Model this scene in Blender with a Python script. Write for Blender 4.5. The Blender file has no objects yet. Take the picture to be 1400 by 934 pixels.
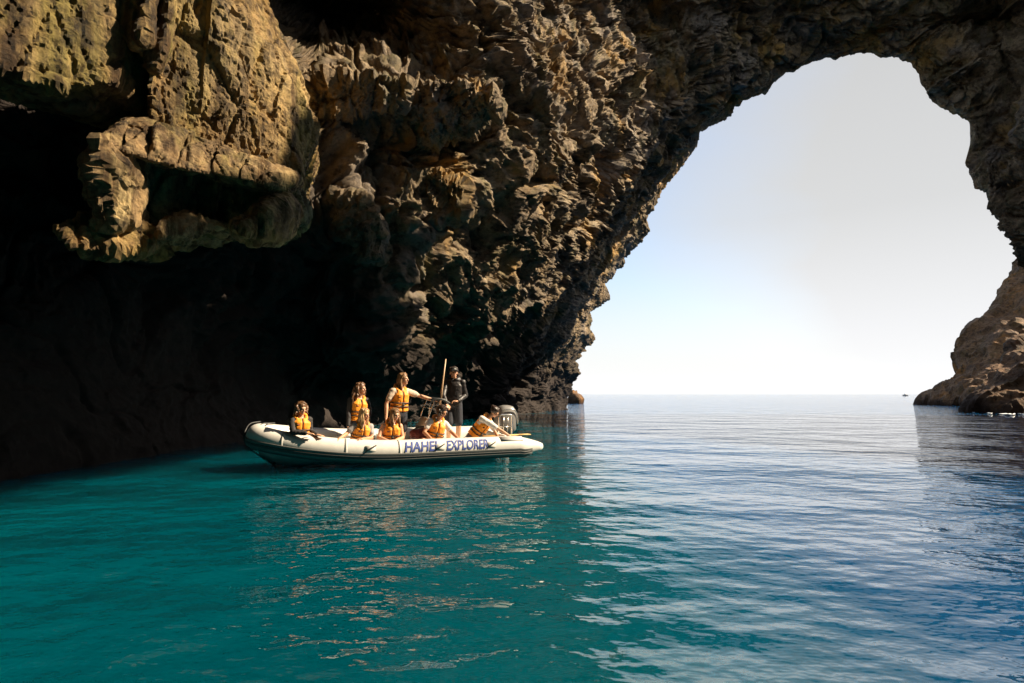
import bpy, bmesh, math, random
import numpy as np
from mathutils import Vector, Matrix

# ------------------------------------------------------------------ camera
FPX, PW, PH = 800.0, 1400.0, 934.0
CAMH = 1.5
PITCH = math.atan(72.0 / FPX)
scene = bpy.context.scene
cam_data = bpy.data.cameras.new('camera')
cam_data.lens = FPX / PW * 36.0
cam_data.sensor_width = 36.0
cam_data.clip_end = 20000.0
cam_data.clip_start = 0.05
cam = bpy.data.objects.new('camera', cam_data)
scene.collection.objects.link(cam)
cam.location = (0, 0, CAMH)
cam.rotation_euler = (math.radians(90) + PITCH, 0, 0)
scene.camera = cam

# ------------------------------------------------------------------ light
SUN_AZ, SUN_EL = math.radians(84), math.radians(40)
SUN_DIR = Vector((math.sin(SUN_AZ) * math.cos(SUN_EL), math.cos(SUN_AZ) * math.cos(SUN_EL), math.sin(SUN_EL)))
sun_data = bpy.data.lights.new('sun', 'SUN')
sun_data.energy = 5.0
sun_data.angle = math.radians(0.5)
sun_data.color = (1.0, 0.83, 0.6)
sun = bpy.data.objects.new('sun', sun_data)
scene.collection.objects.link(sun)
sun.rotation_euler = SUN_DIR.to_track_quat('Z', 'Y').to_euler()

world = bpy.data.worlds.new('World')
scene.world = world
world.use_nodes = True
wn, wl = world.node_tree.nodes, world.node_tree.links
wn.clear()
w_out = wn.new('ShaderNodeOutputWorld')
w_bg = wn.new('ShaderNodeBackground'); w_bg.inputs['Strength'].default_value = 0.10
w_sky = wn.new('ShaderNodeTexSky'); w_sky.sky_type = 'NISHITA'; w_sky.sun_disc = False
w_sky.sun_elevation = SUN_EL; w_sky.sun_rotation = SUN_AZ
w_sky.dust_density = 1.5
w_tc = wn.new('ShaderNodeTexCoord')
w_sep = wn.new('ShaderNodeSeparateXYZ'); wl.new(w_tc.outputs['Generated'], w_sep.inputs[0])
# thin high cloud veil: soft noise over the whole sky, thicker to the horizon
w_map = wn.new('ShaderNodeMapping'); w_map.inputs['Scale'].default_value = (1.0, 1.0, 2.2)
w_map.inputs['Location'].default_value = (0.35, 0.1, 0.0)
wl.new(w_tc.outputs['Generated'], w_map.inputs[0])
w_no = wn.new('ShaderNodeTexNoise'); w_no.inputs['Scale'].default_value = 1.3; w_no.inputs['Detail'].default_value = 5
wl.new(w_map.outputs[0], w_no.inputs['Vector'])
w_vr = wn.new('ShaderNodeMapRange'); w_vr.inputs[1].default_value = 0.36; w_vr.inputs[2].default_value = 0.52
w_vr.inputs[3].default_value = 0.30; w_vr.inputs[4].default_value = 1.0
w_dot = wn.new('ShaderNodeVectorMath'); w_dot.operation = 'DOT_PRODUCT'; w_dot.inputs[1].default_value = (math.sin(SUN_AZ), math.cos(SUN_AZ), 0)
wl.new(w_tc.outputs['Generated'], w_dot.inputs[0])
w_add = wn.new('ShaderNodeMath'); w_add.operation = 'MULTIPLY_ADD'; w_add.inputs[1].default_value = 0.55
wl.new(w_no.outputs[0], w_add.inputs[0]); wl.new(w_dot.outputs['Value'], w_add.inputs[2])
w_vr.inputs[1].default_value = 0.60; w_vr.inputs[2].default_value = 0.86
w_el = wn.new('ShaderNodeMapRange'); w_el.inputs[1].default_value = 0.02; w_el.inputs[2].default_value = 0.27
w_el.inputs[3].default_value = 1.0; w_el.inputs[4].default_value = 0.0
wl.new(w_sep.outputs['Z'], w_el.inputs[0]); wl.new(w_add.outputs[0], w_vr.inputs[0])
w_mx = wn.new('ShaderNodeMath'); w_mx.operation = 'MAXIMUM'
wl.new(w_vr.outputs[0], w_mx.inputs[0]); wl.new(w_el.outputs[0], w_mx.inputs[1])
w_cr = wn.new('ShaderNodeValToRGB')
w_cr.color_ramp.elements[0].position = 0.0; w_cr.color_ramp.elements[0].color = (1.0, 1.0, 1.0, 1)
w_cr.color_ramp.elements[1].position = 0.5; w_cr.color_ramp.elements[1].color = (0.60, 0.605, 0.61, 1)
e = w_cr.color_ramp.elements.new(0.10); e.color = (0.88, 0.885, 0.90, 1)
e = w_cr.color_ramp.elements.new(0.27); e.color = (0.69, 0.695, 0.70, 1)
wl.new(w_sep.outputs['Z'], w_cr.inputs[0])
w_sc = wn.new('ShaderNodeVectorMath'); w_sc.operation = 'SCALE'; w_sc.inputs['Scale'].default_value = 4.4
wl.new(w_cr.outputs[0], w_sc.inputs[0])
w_mix = wn.new('ShaderNodeMixRGB')
wl.new(w_mx.outputs[0], w_mix.inputs[0]); wl.new(w_sky.outputs[0], w_mix.inputs[1]); wl.new(w_sc.outputs[0], w_mix.inputs[2])
wl.new(w_mix.outputs[0], w_bg.inputs['Color'])
wl.new(w_bg.outputs[0], w_out.inputs[0])

scene.view_settings.view_transform = 'Standard'
scene.view_settings.look = 'None'
scene.view_settings.exposure = 1.25
scene.view_settings.gamma = 1.0
scene.render.engine = 'CYCLES'
cy = scene.cycles
cy.use_denoising = True
try:
    cy.denoiser = 'OPENIMAGEDENOISE'
except Exception:
    pass
cy.max_bounces = 6; cy.diffuse_bounces = 5; cy.glossy_bounces = 4; cy.transmission_bounces = 4
cy.sample_clamp_indirect = 6.0
cy.caustics_reflective = False; cy.caustics_refractive = False

# ------------------------------------------------------------------ helpers
def P(px, py, Y):
    """world point at depth Y on the photograph's ray through (px, py)"""
    a, b = (px - PW / 2) / FPX, (PH / 2 - py) / FPX
    cp, sp = math.cos(PITCH), math.sin(PITCH)
    d = Vector((a, cp - b * sp, sp + b * cp))
    return Vector((0, 0, CAMH)) + d * (Y / d.y)

def rays(px, py):
    a, b = (np.asarray(px, float) - PW / 2) / FPX, (PH / 2 - np.asarray(py, float)) / FPX
    cp, sp = math.cos(PITCH), math.sin(PITCH)
    d = np.stack([a, cp - b * sp, sp + b * cp], -1)
    return d / np.linalg.norm(d, axis=-1, keepdims=True)

rng = np.random.default_rng(7)
_perm = rng.permutation(4096)
_grad = rng.normal(size=(4096, 3)); _grad /= np.linalg.norm(_grad, axis=1, keepdims=True)
_jit = rng.random((4096, 3))
def _h(i, j, k):
    return _perm[(_perm[(_perm[i & 4095] + j) & 4095] + k) & 4095]
def perlin(p):
    p = np.asarray(p, float)
    i = np.floor(p).astype(np.int64); f = p - i
    u = f * f * f * (f * (f * 6 - 15) + 10)
    r = 0
    for dx in (0, 1):
        wx = u[:, 0] if dx else 1 - u[:, 0]
        for dy in (0, 1):
            wy = u[:, 1] if dy else 1 - u[:, 1]
            for dz in (0, 1):
                wz = u[:, 2] if dz else 1 - u[:, 2]
                g = _grad[_h(i[:, 0] + dx, i[:, 1] + dy, i[:, 2] + dz)]
                r = r + wx * wy * wz * ((f[:, 0] - dx) * g[:, 0] + (f[:, 1] - dy) * g[:, 1] + (f[:, 2] - dz) * g[:, 2])
    return r * 1.6
def fbm(p, n=4, gain=0.5, ridged=False):
    a, s, r = 1.0, 1.0, 0.0
    for k in range(n):
        v = perlin(p * s + 17.3 * k)
        if ridged: v = 1 - 2 * np.abs(v)
        r = r + a * v
        a *= gain; s *= 2.03
    return r
def worley(p):
    i = np.floor(p).astype(np.int64); f = p - i
    f1 = np.full(len(p), 9.0); f2 = np.full(len(p), 9.0); idn = np.zeros(len(p), np.int64)
    for dx in (-1, 0, 1):
        for dy in (-1, 0, 1):
            for dz in (-1, 0, 1):
                hh = _h(i[:, 0] + dx, i[:, 1] + dy, i[:, 2] + dz)
                q = _jit[hh] + (dx, dy, dz) - f
                d = (q * q).sum(1)
                m = d < f1
                f2 = np.where(m, f1, np.minimum(f2, d)); f1 = np.where(m, d, f1); idn = np.where(m, hh, idn)
    return np.sqrt(f1), np.sqrt(f2), idn / 4096.0

def facet(p):
    i = np.floor(p).astype(np.int64); f = p - i
    f1 = np.full(len(p), 9.0); val = np.zeros(len(p))
    for dx in (-1, 0, 1):
        for dy in (-1, 0, 1):
            for dz in (-1, 0, 1):
                hh = _h(i[:, 0] + dx, i[:, 1] + dy, i[:, 2] + dz)
                q = _jit[hh] + (dx, dy, dz) - f
                d = (q * q).sum(1); m = d < f1
                f1 = np.where(m, d, f1); val = np.where(m, (q * _grad[hh]).sum(1) + (_jit[hh][:, 0] - .5) * .5, val)
    return val

def mesh_np(name, verts, quads, mat=None, smooth=False):
    me = bpy.data.meshes.new(name)
    verts = np.asarray(verts, np.float32); quads = np.asarray(quads, np.int32)
    k = quads.shape[1]
    me.vertices.add(len(verts)); me.vertices.foreach_set('co', verts.ravel())
    me.loops.add(quads.size); me.loops.foreach_set('vertex_index', quads.ravel())
    me.polygons.add(len(quads)); me.polygons.foreach_set('loop_start', np.arange(0, quads.size, k, dtype=np.int32))
    if smooth: me.polygons.foreach_set('use_smooth', np.ones(len(quads), bool))
    me.update(calc_edges=True); me.validate()
    if mat: me.materials.append(mat)
    return me
def link(name, me, parent=None):
    o = bpy.data.objects.new(name, me); scene.collection.objects.link(o)
    if parent: o.parent = parent
    return o
def tag(o, label=None, cat=None, group=None, kind=None):
    if label: o['label'] = label
    if cat: o['category'] = cat
    if group: o['group'] = group
    if kind: o['kind'] = kind
    return o

# ------------------------------------------------------------------ materials
def mat_new(name):
    m = bpy.data.materials.new(name); m.use_nodes = True
    nt = m.node_tree; nt.nodes.clear()
    out = nt.nodes.new('ShaderNodeOutputMaterial'); b = nt.nodes.new('ShaderNodeBsdfPrincipled')
    nt.links.new(b.outputs[0], out.inputs[0])
    return m, nt, b
def simple(name, col, rough=0.5, noise=0.12, scale=30.0, bump=0.0, metal=0.0, spec=0.5, sheen=0.0):
    m, nt, b = mat_new(name); n, l = nt.nodes, nt.links
    tc = n.new('ShaderNodeTexCoord'); no = n.new('ShaderNodeTexNoise')
    no.inputs['Scale'].default_value = scale; no.inputs['Detail'].default_value = 4
    l.new(tc.outputs['Object'], no.inputs['Vector'])
    mr = n.new('ShaderNodeMapRange'); mr.inputs[1].default_value = 0.3; mr.inputs[2].default_value = 0.7
    mr.inputs[3].default_value = 1 - noise; mr.inputs[4].default_value = 1 + noise
    l.new(no.outputs[0], mr.inputs[0])
    sc = n.new('ShaderNodeVectorMath'); sc.operation = 'SCALE'; sc.inputs[0].default_value = col
    l.new(mr.outputs[0], sc.inputs['Scale']); l.new(sc.outputs[0], b.inputs['Base Color'])
    b.inputs['Roughness'].default_value = rough; b.inputs['Metallic'].default_value = metal
    b.inputs['Specular IOR Level'].default_value = spec
    if sheen: b.inputs['Sheen Weight'].default_value = sheen
    if bump:
        bp = n.new('ShaderNodeBump'); bp.inputs['Strength'].default_value = bump; bp.inputs['Distance'].default_value = 0.01
        l.new(no.outputs[0], bp.inputs['Height']); l.new(bp.outputs[0], b.inputs['Normal'])
    return m

def rock_material(name, tint=(1, 1, 1), wet_shade_line=None, detail=1.0, slab=False, shade_side=0.0):
    m, nt, b = mat_new(name); n, l = nt.nodes, nt.links
    geo = n.new('ShaderNodeNewGeometry')
    pos = geo.outputs['Position']
    def noise(scale, detail_=6, rough=0.6, stretch=None, dist=0.0):
        v = pos
        if stretch:
            mp = n.new('ShaderNodeMapping'); mp.inputs['Scale'].default_value = stretch; l.new(pos, mp.inputs[0]); v = mp.outputs[0]
        t = n.new('ShaderNodeTexNoise'); t.inputs['Scale'].default_value = scale
        t.inputs['Detail'].default_value = detail_; t.inputs['Roughness'].default_value = rough
        t.inputs['Distortion'].default_value = dist
        l.new(v, t.inputs['Vector']); return t.outputs[0]
    def ramp(src, stops):
        r = n.new('ShaderNodeValToRGB'); el = r.color_ramp.elements
        el[0].position, el[0].color = stops[0][0], (*stops[0][1], 1)
        el[1].position, el[1].color = stops[-1][0], (*stops[-1][1], 1)
        for p_, c_ in stops[1:-1]:
            q = el.new(p_); q.color = (*c_, 1)
        l.new(src, r.inputs[0]); return r.outputs[0]
    def mix(f, a, c, mode='MIX'):
        x = n.new('ShaderNodeMixRGB'); x.blend_type = mode
        for s, v in ((0, f), (1, a), (2, c)):
            if isinstance(v, (int, float)): x.inputs[s].default_value = v
            elif isinstance(v, tuple): x.inputs[s].default_value = (*v, 1)
            else: l.new(v, x.inputs[s])
        return x.outputs[0]
    k = 1.0
    base = ramp(noise(0.5, 8, 0.65, dist=0.6), [(0.30, (0.10, 0.070, 0.042)), (0.43, (0.23, 0.165, 0.095)), (0.56, (0.37, 0.27, 0.155)), (0.70, (0.52, 0.41, 0.26))])
    grain = ramp(noise(4.5, 8, 0.72, stretch=(1, 1, 1.6)), [(0.3, (0.35, 0.33, 0.32)), (0.5, (0.9, 0.9, 0.9)), (0.7, (1.35, 1.32, 1.25))])
    col = mix(1.0, base, grain, 'MULTIPLY')
    och = ramp(noise(0.22, 4, 0.6, dist=0.8), [(0.54, (0, 0, 0)), (0.66, (1, 1, 1))])
    col = mix(och, col, (0.50, 0.29, 0.075)) if not slab else mix(och, col, (0.46, 0.33, 0.10))
    grey = ramp(noise(0.3, 5, 0.6, stretch=(1.2, 1.2, 0.9)), [(0.50, (0, 0, 0)), (0.64, (0.7, 0.7, 0.7))])
    col = mix(grey, col, (0.27, 0.235, 0.20))
    olive = ramp(noise(0.9, 5, 0.6, stretch=(1.4, 1.4, 0.22)), [(0.50, (0, 0, 0)), (0.66, (0.75, 0.75, 0.75))])
    col = mix(olive, col, (0.24, 0.22, 0.07) if slab else (0.17, 0.145, 0.06))
    if slab:
        strk = ramp(noise(1.1, 6, 0.65, stretch=(2.6, 2.6, 0.16)), [(0.40, (0.30, 0.24, 0.16)), (0.52, (1, 1, 1)), (0.7, (1.25, 1.2, 1.1))])
        col = mix(1.0, col, strk, 'MULTIPLY')
        pale = ramp(noise(1.5, 7, 0.7, stretch=(1.6, 1.6, 0.35)), [(0.52, (0, 0, 0)), (0.68, (0.8, 0.8, 0.8))])
        col = mix(pale, col, (0.62, 0.50, 0.28))
    dark = ramp(noise(2.1, 6, 0.7), [(0.36, (0.28, 0.26, 0.25)), (0.48, (1, 1, 1))])
    col = mix(1.0, col, dark, 'MULTIPLY')
    # wet algae-dark band above the waterline, stretched to paint shade into the recess
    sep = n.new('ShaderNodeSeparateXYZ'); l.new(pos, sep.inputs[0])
    if wet_shade_line:
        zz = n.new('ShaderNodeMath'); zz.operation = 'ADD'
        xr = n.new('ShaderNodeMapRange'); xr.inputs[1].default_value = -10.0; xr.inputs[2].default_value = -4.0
        xr.inputs[3].default_value = -shade_side; xr.inputs[4].default_value = 0.0
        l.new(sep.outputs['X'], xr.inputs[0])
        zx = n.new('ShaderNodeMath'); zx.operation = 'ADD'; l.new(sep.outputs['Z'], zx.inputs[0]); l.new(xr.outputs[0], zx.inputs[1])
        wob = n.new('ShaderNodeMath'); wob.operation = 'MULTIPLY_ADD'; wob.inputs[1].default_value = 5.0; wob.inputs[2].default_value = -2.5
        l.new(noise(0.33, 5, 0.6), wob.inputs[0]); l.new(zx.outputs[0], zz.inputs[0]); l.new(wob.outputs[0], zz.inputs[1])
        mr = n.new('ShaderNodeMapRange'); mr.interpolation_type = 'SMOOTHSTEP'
        mr.inputs[1].default_value = wet_shade_line[0]; mr.inputs[2].default_value = wet_shade_line[1]
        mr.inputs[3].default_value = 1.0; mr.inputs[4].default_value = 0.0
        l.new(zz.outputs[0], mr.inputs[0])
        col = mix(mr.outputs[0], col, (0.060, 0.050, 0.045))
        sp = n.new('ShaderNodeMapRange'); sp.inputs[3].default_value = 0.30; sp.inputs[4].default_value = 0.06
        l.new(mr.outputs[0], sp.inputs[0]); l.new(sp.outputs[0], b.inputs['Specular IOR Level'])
    if tint != (1, 1, 1): col = mix(1.0, col, tint, 'MULTIPLY')
    l.new(col, b.inputs['Base Color'])
    rr = n.new('ShaderNodeMapRange'); rr.inputs[3].default_value = 0.55; rr.inputs[4].default_value = 0.9
    l.new(noise(1.7, 4), rr.inputs[0]); l.new(rr.outputs[0], b.inputs['Roughness'])
    b.inputs['Specular IOR Level'].default_value = 0.35
    bp = n.new('ShaderNodeBump'); bp.inputs['Strength'].default_value = 1.0; bp.inputs['Distance'].default_value = 0.16 * detail
    l.new(noise(2.6 / detail, 10, 0.80, stretch=(1, 1, 1.5), dist=0.6), bp.inputs['Height'])
    bp2 = n.new('ShaderNodeBump'); bp2.inputs['Strength'].default_value = 0.8; bp2.inputs['Distance'].default_value = 0.06 * detail
    vo = n.new('ShaderNodeTexVoronoi'); vo.inputs['Scale'].default_value = 3.0 / detail; vo.feature = 'F1'
    l.new(pos, vo.inputs['Vector']); l.new(vo.outputs['Distance'], bp2.inputs['Height'])
    l.new(bp.outputs[0], bp2.inputs['Normal']); l.new(bp2.outputs[0], b.inputs['Normal'])
    return m

M_ROCK = rock_material('cave_rock', tint=(0.84, 0.83, 0.84), wet_shade_line=(2.2, 7.8), shade_side=7.0)  # side term blackens the low left recess as painted shade
M_SLAB = rock_material('slab_rock', slab=True, tint=(0.96, 0.84, 0.56))
M_CLIFF = rock_material('cliff_rock', tint=(0.66, 0.46, 0.32), wet_shade_line=(0.2, 1.6), detail=2.0)

# ------------------------------------------------------------------ cave shell
C_PX = (1100.0, 540.0)
SIL = [(774, 640), (775, 600), (775, 575), (777, 556), (775, 540), (783, 522), (790, 508), (786, 494), (797, 480), (810, 468), (814, 460), (806, 450), (808, 438),
       (806, 426), (818, 420), (829, 411), (831, 400), (826, 388), (836, 378), (850, 360), (862, 342), (876, 330), (886, 316), (884, 300), (893, 286),
       (903, 262), (920, 243), (938, 220), (952, 200), (953, 183), (968, 174), (985, 164), (1000, 158), (1001, 148), (1020, 135), (1044, 128), (1050, 118),
       (1068, 103), (1092, 92), (1112, 84), (1140, 80), (1160, 75), (1190, 72), (1205, 78), (1222, 78), (1246, 88), (1256, 102), (1262, 122), (1276, 140),
       (1300, 154), (1322, 165), (1327, 180), (1326, 200), (1320, 222), (1326, 240), (1334, 258), (1349, 264), (1356, 290), (1372, 308), (1388, 322),
       (1394, 340), (1398, 362), (1412, 392), (1428, 430), (1440, 480), (1446, 530), (1450, 580), (1452, 640)]
# control points: photograph position and depth in metres
CTL = [(0, 655, 10.3), (170, 625, 14), (340, 600, 19.5), (470, 585, 26), (560, 575, 33), (700, 566, 45), (775, 560, 57), (0, 900, 9), (500, 900, 25), (760, 800, 50),
       (0, 540, 11), (0, 420, 12), (150, 480, 15), (250, 420, 18), (330, 480, 22), (120, 380, 14.5), (300, 360, 19), (400, 420, 23), (450, 500, 27), (420, 340, 22),
       (500, 560, 29), (495, 470, 24.5), (510, 400, 23.5), (560, 480, 27.5), (610, 500, 34), (600, 430, 29), (560, 380, 25), (650, 450, 33), (640, 380, 29),
       (700, 500, 44), (760, 500, 51), (700, 430, 36), (780, 450, 49), (740, 390, 36), (640, 310, 27), (560, 320, 24), (490, 330, 22.5), (450, 270, 21),
       (0, 340, 13), (0, 250, 14), (80, 220, 16), (170, 300, 15.5), (60, 140, 15), (200, 200, 17), (300, 300, 18), (350, 80, 18), (200, 40, 16), (120, 10, 14),
       (420, 160, 22), (460, 60, 34), (400, 10, 33), (500, 10, 35), (530, 60, 31), (520, 110, 23), (470, 130, 21), (500, 200, 23), (560, 170, 23), (600, 110, 24), (620, 30, 25), (580, 250, 24),
       (700, 20, 28), (700, 120, 28), (700, 220, 28), (780, 60, 32), (780, 180, 31), (760, 300, 34), (850, 0, 37), (860, 110, 38.5), (870, 210, 42.5), (820, 280, 41), (800, 370, 46),
       (950, 0, 40), (950, 80, 41.5), (930, 160, 44), (1050, 0, 42), (1050, 60, 44), (1150, 0, 43), (1190, 40, 45), (1280, 0, 44), (1300, 80, 44.5), (1340, 130, 44), (1395, 0, 44), (1395, 100, 43.5), (1395, 200, 43.5), (1398, 300, 43)]
SILD = {0: 57, 8: 54.5, 16: 52, 24: 50, 29: 48.5, 36: 47.5, 42: 47, 48: 46.5, 52: 45.5, 60: 44, 64: 42, 67: 41}
kx = sorted(SILD); sil_depth = np.interp(np.arange(len(SIL)), kx, [SILD[k] for k in kx])
cdir, cR = [], []
def _add(p3):
    v = np.array(p3) - np.array((0, 0, CAMH)); r = np.linalg.norm(v); cdir.append(v / r); cR.append(r)
for x_, y_, d_ in CTL: _add(P(x_, y_, d_))
for i, (x_, y_) in enumerate(SIL):
    if i % 2 == 0: _add(P(x_, y_, sil_depth[i]))
def _dirpt(az, el, r):
    az, el = math.radians(az), math.radians(el)
    cdir.append(np.array((math.sin(az) * math.cos(el), math.cos(az) * math.cos(el), math.sin(el)))); cR.append(r)
for az, el, r in [(-60, 0, 12), (-60, 20, 14), (-60, 45, 17), (-90, -5, 9.5), (-90, 20, 11), (-90, 50, 16), (-120, 0, 13), (-150, 0, 20), (180, 0, 26), (180, 40, 24), (150, 0, 30),
                  (120, 0, 32), (120, 35, 28), (90, 0, 33), (90, 35, 30), (0, 89, 20), (-30, 50, 20), (0, 50, 26), (30, 50, 34), (30, 42, 44), (60, 50, 38), (60, 20, 40), (60, 0, 40), (47, 20, 46), (47, 5, 46), (47, 35, 44),
                  (-45, -30, 9), (0, -40, 18), (90, -30, 30), (180, -30, 25)]:
    _dirpt(az, el, r)
cdir = np.array(cdir); clog = np.log(np.array(cR))
def _ker(a, b):
    d2 = np.maximum(0, 2 - 2 * a @ b.T); return np.sqrt(d2 + 0.0009)
_A = _ker(cdir, cdir); n_ = len(_A)
_A = np.block([[_A - 0.004 * np.eye(n_), np.ones((n_, 1))], [np.ones((1, n_)), np.zeros((1, 1))]])
_w = np.linalg.solve(_A, np.concatenate([clog, [0]]))
def shellR(d):
    out = np.empty(len(d))
    for s in range(0, len(d), 60000):
        out[s:s + 60000] = _ker(d[s:s + 60000], cdir) @ _w[:-1] + _w[-1]
    return np.exp(out)

def rock_disp(p, amp=1.0, calm=0.0):
    """scalloped, faceted, pocketed sea-cave rock: height along the normal, metres"""
    wv = np.stack([perlin(p * 0.35 + 3), perlin(p * 0.35 + 31), perlin(p * 0.35 + 57)], 1)
    q = p + wv * 1.3
    q2 = q * (1.0, 1.0, 1.45)
    q2 = q2 + 0.3 * q[:, [2]] * (0.6, 0.3, 0.0)
    big = fbm(p * 0.13 + 5, 3) * 1.1
    r1 = fbm(q2 * 0.33, 4, 0.5, ridged=True) - 0.6
    f1, f2, idn = worley(q2 * 0.42)
    w1 = np.minimum(f1, 0.75) * 0.9 + (idn - 0.5) * 0.5
    f1b, f2b, idb = worley(q2 * 1.05 + 9)
    w2 = f1b * 0.42 + (idb - 0.5) * 0.22
    f1c, f2c, idc = worley(q2 * 2.7 + 4)
    w3 = f1c * 0.17 + (idc - .5) * 0.06
    fine = fbm(q * 2.4, 3, 0.55, ridged=True) * 0.07
    pit = np.maximum(0, perlin(q2 * 0.6 + 71) - 0.22) * -3.0
    st = q @ np.array((0.62, 0.25, -0.74)); al = q @ np.array((0.66, 0.2, 0.72)); ac = q @ np.array((0.33, -0.94, 0.05))
    sp_ = np.stack([st * 0.95, al * 0.16, ac * 0.22], 1)
    strata = fbm(sp_, 3, 0.55, ridged=True)
    crack = np.exp(-(perlin(np.stack([st * 0.42, al * 0.10, ac * 0.3], 1) + 11) / 0.035) ** 2)
    fa = facet(q * (0.34, 0.34, 0.42) + 3) * 0.75 + facet(q2 * 0.95 + 6) * 0.34 + facet(q2 * 2.4 + 2) * 0.11
    band = fbm(np.stack([st * 0.34, al * 0.045, ac * 0.09], 1) + 33, 2, 0.5, ridged=True)
    r1 = r1 * .7 + band * 2.0 - 0.6
    grain = fbm(q2 * 5.0, 2, 0.6, ridged=True) * 0.05
    md = np.clip(0.78 + perlin(p * 0.16 + 90) * 1.3, 0.30, 1.25)
    w2 = w2 * md; w3 = w3 * md; fa = fa * (0.35 + 0.65 * md); strata = strata * (1.5 - md * .6); r1 = r1 * md
    return amp * (big + 0.30 * r1 + w1 * .38 + w2 * .72 + w3 * 1.35 + fine + grain + fa * .85 + strata * 0.30 - crack * 0.50 + pit * .8)

sil = np.array(SIL, float)
cvec = np.array(C_PX)
ang = np.degrees(np.arctan2(-(sil[:, 1] - cvec[1]), sil[:, 0] - cvec[0]))
ang = np.where(ang < -90, ang + 360, ang)          # left foot ~200 deg ... right foot ~ -16
order = np.arange(len(sil))
for i in range(1, len(ang)): ang[i] = min(ang[i], ang[i - 1] - 0.05)
srad = np.hypot(sil[:, 0] - cvec[0], sil[:, 1] - cvec[1])
TH = np.concatenate([np.linspace(ang[0], 100, 720, endpoint=False), np.linspace(100, 30, 360, endpoint=False), np.linspace(30, ang[-1], 60)])
srt = np.interp(-TH, -ang, srad); sdt = np.interp(-TH, -ang, sil_depth)
thr = np.radians(TH); ct, st_ = np.cos(thr), np.sin(thr)
# fractal wobble of the rim
wob = fbm(np.stack([TH * 0.55, TH * 0, TH * 0 + 2], 1), 5, 0.6) * 3.2
srt = srt + wob
def _exit(c, s):
    t = 1e9
    if c > 1e-6: t = min(t, (1440 - cvec[0]) / c)
    if c < -1e-6: t = min(t, (-40 - cvec[0]) / c)
    if s > 1e-6: t = min(t, (cvec[1] + 40) / s)
    if s < -1e-6: t = min(t, (974 - cvec[1]) / -s)
    return t
ext = np.array([_exit(c, s) for c, s in zip(ct, st_)]); ext = np.maximum(ext, srt + 60)
Cd = rays(cvec[0], cvec[1])
Td = rays(cvec[0] + ct * 300, cvec[1] - st_ * 300); Td = Td - (Td @ Cd)[:, None] * Cd; Td /= np.linalg.norm(Td, axis=1, keepdims=True)
NI, NO = 430, 70
tt = np.linspace(0, 1, NI) ** 1.15
rad = srt[:, None] + (ext - srt)[:, None] * tt[None, :]
dirs_in = rays(cvec[0] + ct[:, None] * rad, cvec[1] - st_[:, None] * rad)
rho_e = np.arccos(np.clip((dirs_in[:, -1] * Cd).sum(1), -1, 1))
rr_ = rho_e[:, None] + (math.radians(178) - rho_e)[:, None] * (np.linspace(0, 1, NO + 1)[1:] ** 1.3)[None, :]
dirs_out = np.cos(rr_)[..., None] * Cd + np.sin(rr_)[..., None] * Td[:, None, :]
dirs = np.concatenate([dirs_in, dirs_out], 1)
NT, NR = dirs.shape[:2]
D = dirs.reshape(-1, 3)
R = shellR(D)
base = np.array((0, 0, CAMH)) + D * R[:, None]
def grid_normals(V):
    G = V.reshape(NT, NR, 3)
    a = np.gradient(G, axis=0); b_ = np.gradient(G, axis=1)
    n = np.cross(a, b_); n /= np.linalg.norm(n, axis=2, keepdims=True) + 1e-12
    return n.reshape(-1, 3)
N = grid_normals(base)
sg = np.sign((N * -D).sum(1)); sg[sg == 0] = 1
N = N * sg[:, None]
N = N * 1.0 - D * 0.15; N /= np.linalg.norm(N, axis=1, keepdims=True)
# detail amplitude: calmer at the rim so the outline stays where it is, calmer in the low recess
edge = np.tile(np.clip(0.14 + np.arange(NR) / 75.0, 0, 1), NT)
near = np.clip(R / 26.0, 0.45, 0.98)
ce = rays([760, 680, 1240], [0, 130, 30])
low = np.clip((base[:, 2] - 2.0) / 4.0, 0, 1) + np.clip((base[:, 0] + 7.0) / 3.0, 0, 1)
low = 0.35 + 0.65 * np.clip(low, 0, 1)
edge = edge * low
h = rock_disp(base) * edge * near * 0.9
V = base + N * h[:, None]
# second, smaller displacement from the new surface gives folded pockets
h2 = (fbm(V * 1.6, 3, 0.55, ridged=True) - 0.5) * 0.14 * edge * near
V = V + N * h2[:, None] + np.stack([perlin(V * 0.8), perlin(V * 0.8 + 40), perlin(V * 0.8 + 80)], 1) * (0.30 * edge * near)[:, None]
V = V.reshape(NT, NR, 3)
# mouth thickness and outer face, running away from the viewer
camv = np.array((0, 0, CAMH))
rimd = dirs[:, 0]; rimR = np.linalg.norm(V[:, 0] - camv, axis=1)
outw = Td - (Td * rimd).sum(1, keepdims=True) * rimd; outw /= np.linalg.norm(outw, axis=1, keepdims=True)
ext_rows = []
for dd, oo in ((0.8, 0.25), (2.0, 0.8), (3.5, 1.8), (5, 3.5), (6.5, 5), (7.5, 7), (8, 9)):
    q = V[:, 0] + rimd * dd + outw * oo
    nz = np.stack([perlin(q * 0.5), perlin(q * 0.5 + 9), perlin(q * 0.5 + 33)], 1) * min(dd, 2) * 0.25
    ext_rows.append(q + nz)
Vall = np.concatenate([np.stack(ext_rows[::-1], 1), V], 1)
NR2 = Vall.shape[1]
idx = np.arange(NT * NR2).reshape(NT, NR2)
quads = np.stack([idx[:-1, :-1], idx[1:, :-1], idx[1:, 1:], idx[:-1, 1:]], -1).reshape(-1, 4)
Vf = Vall.reshape(-1, 3)
cen = Vf[quads].mean(1)
dv = cen - camv; az = np.degrees(np.arctan2(dv[:, 0], dv[:, 1])); el = np.degrees(np.arctan2(dv[:, 2], np.hypot(dv[:, 0], dv[:, 1])))
keep = cen[:, 2] > -3.0
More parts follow.
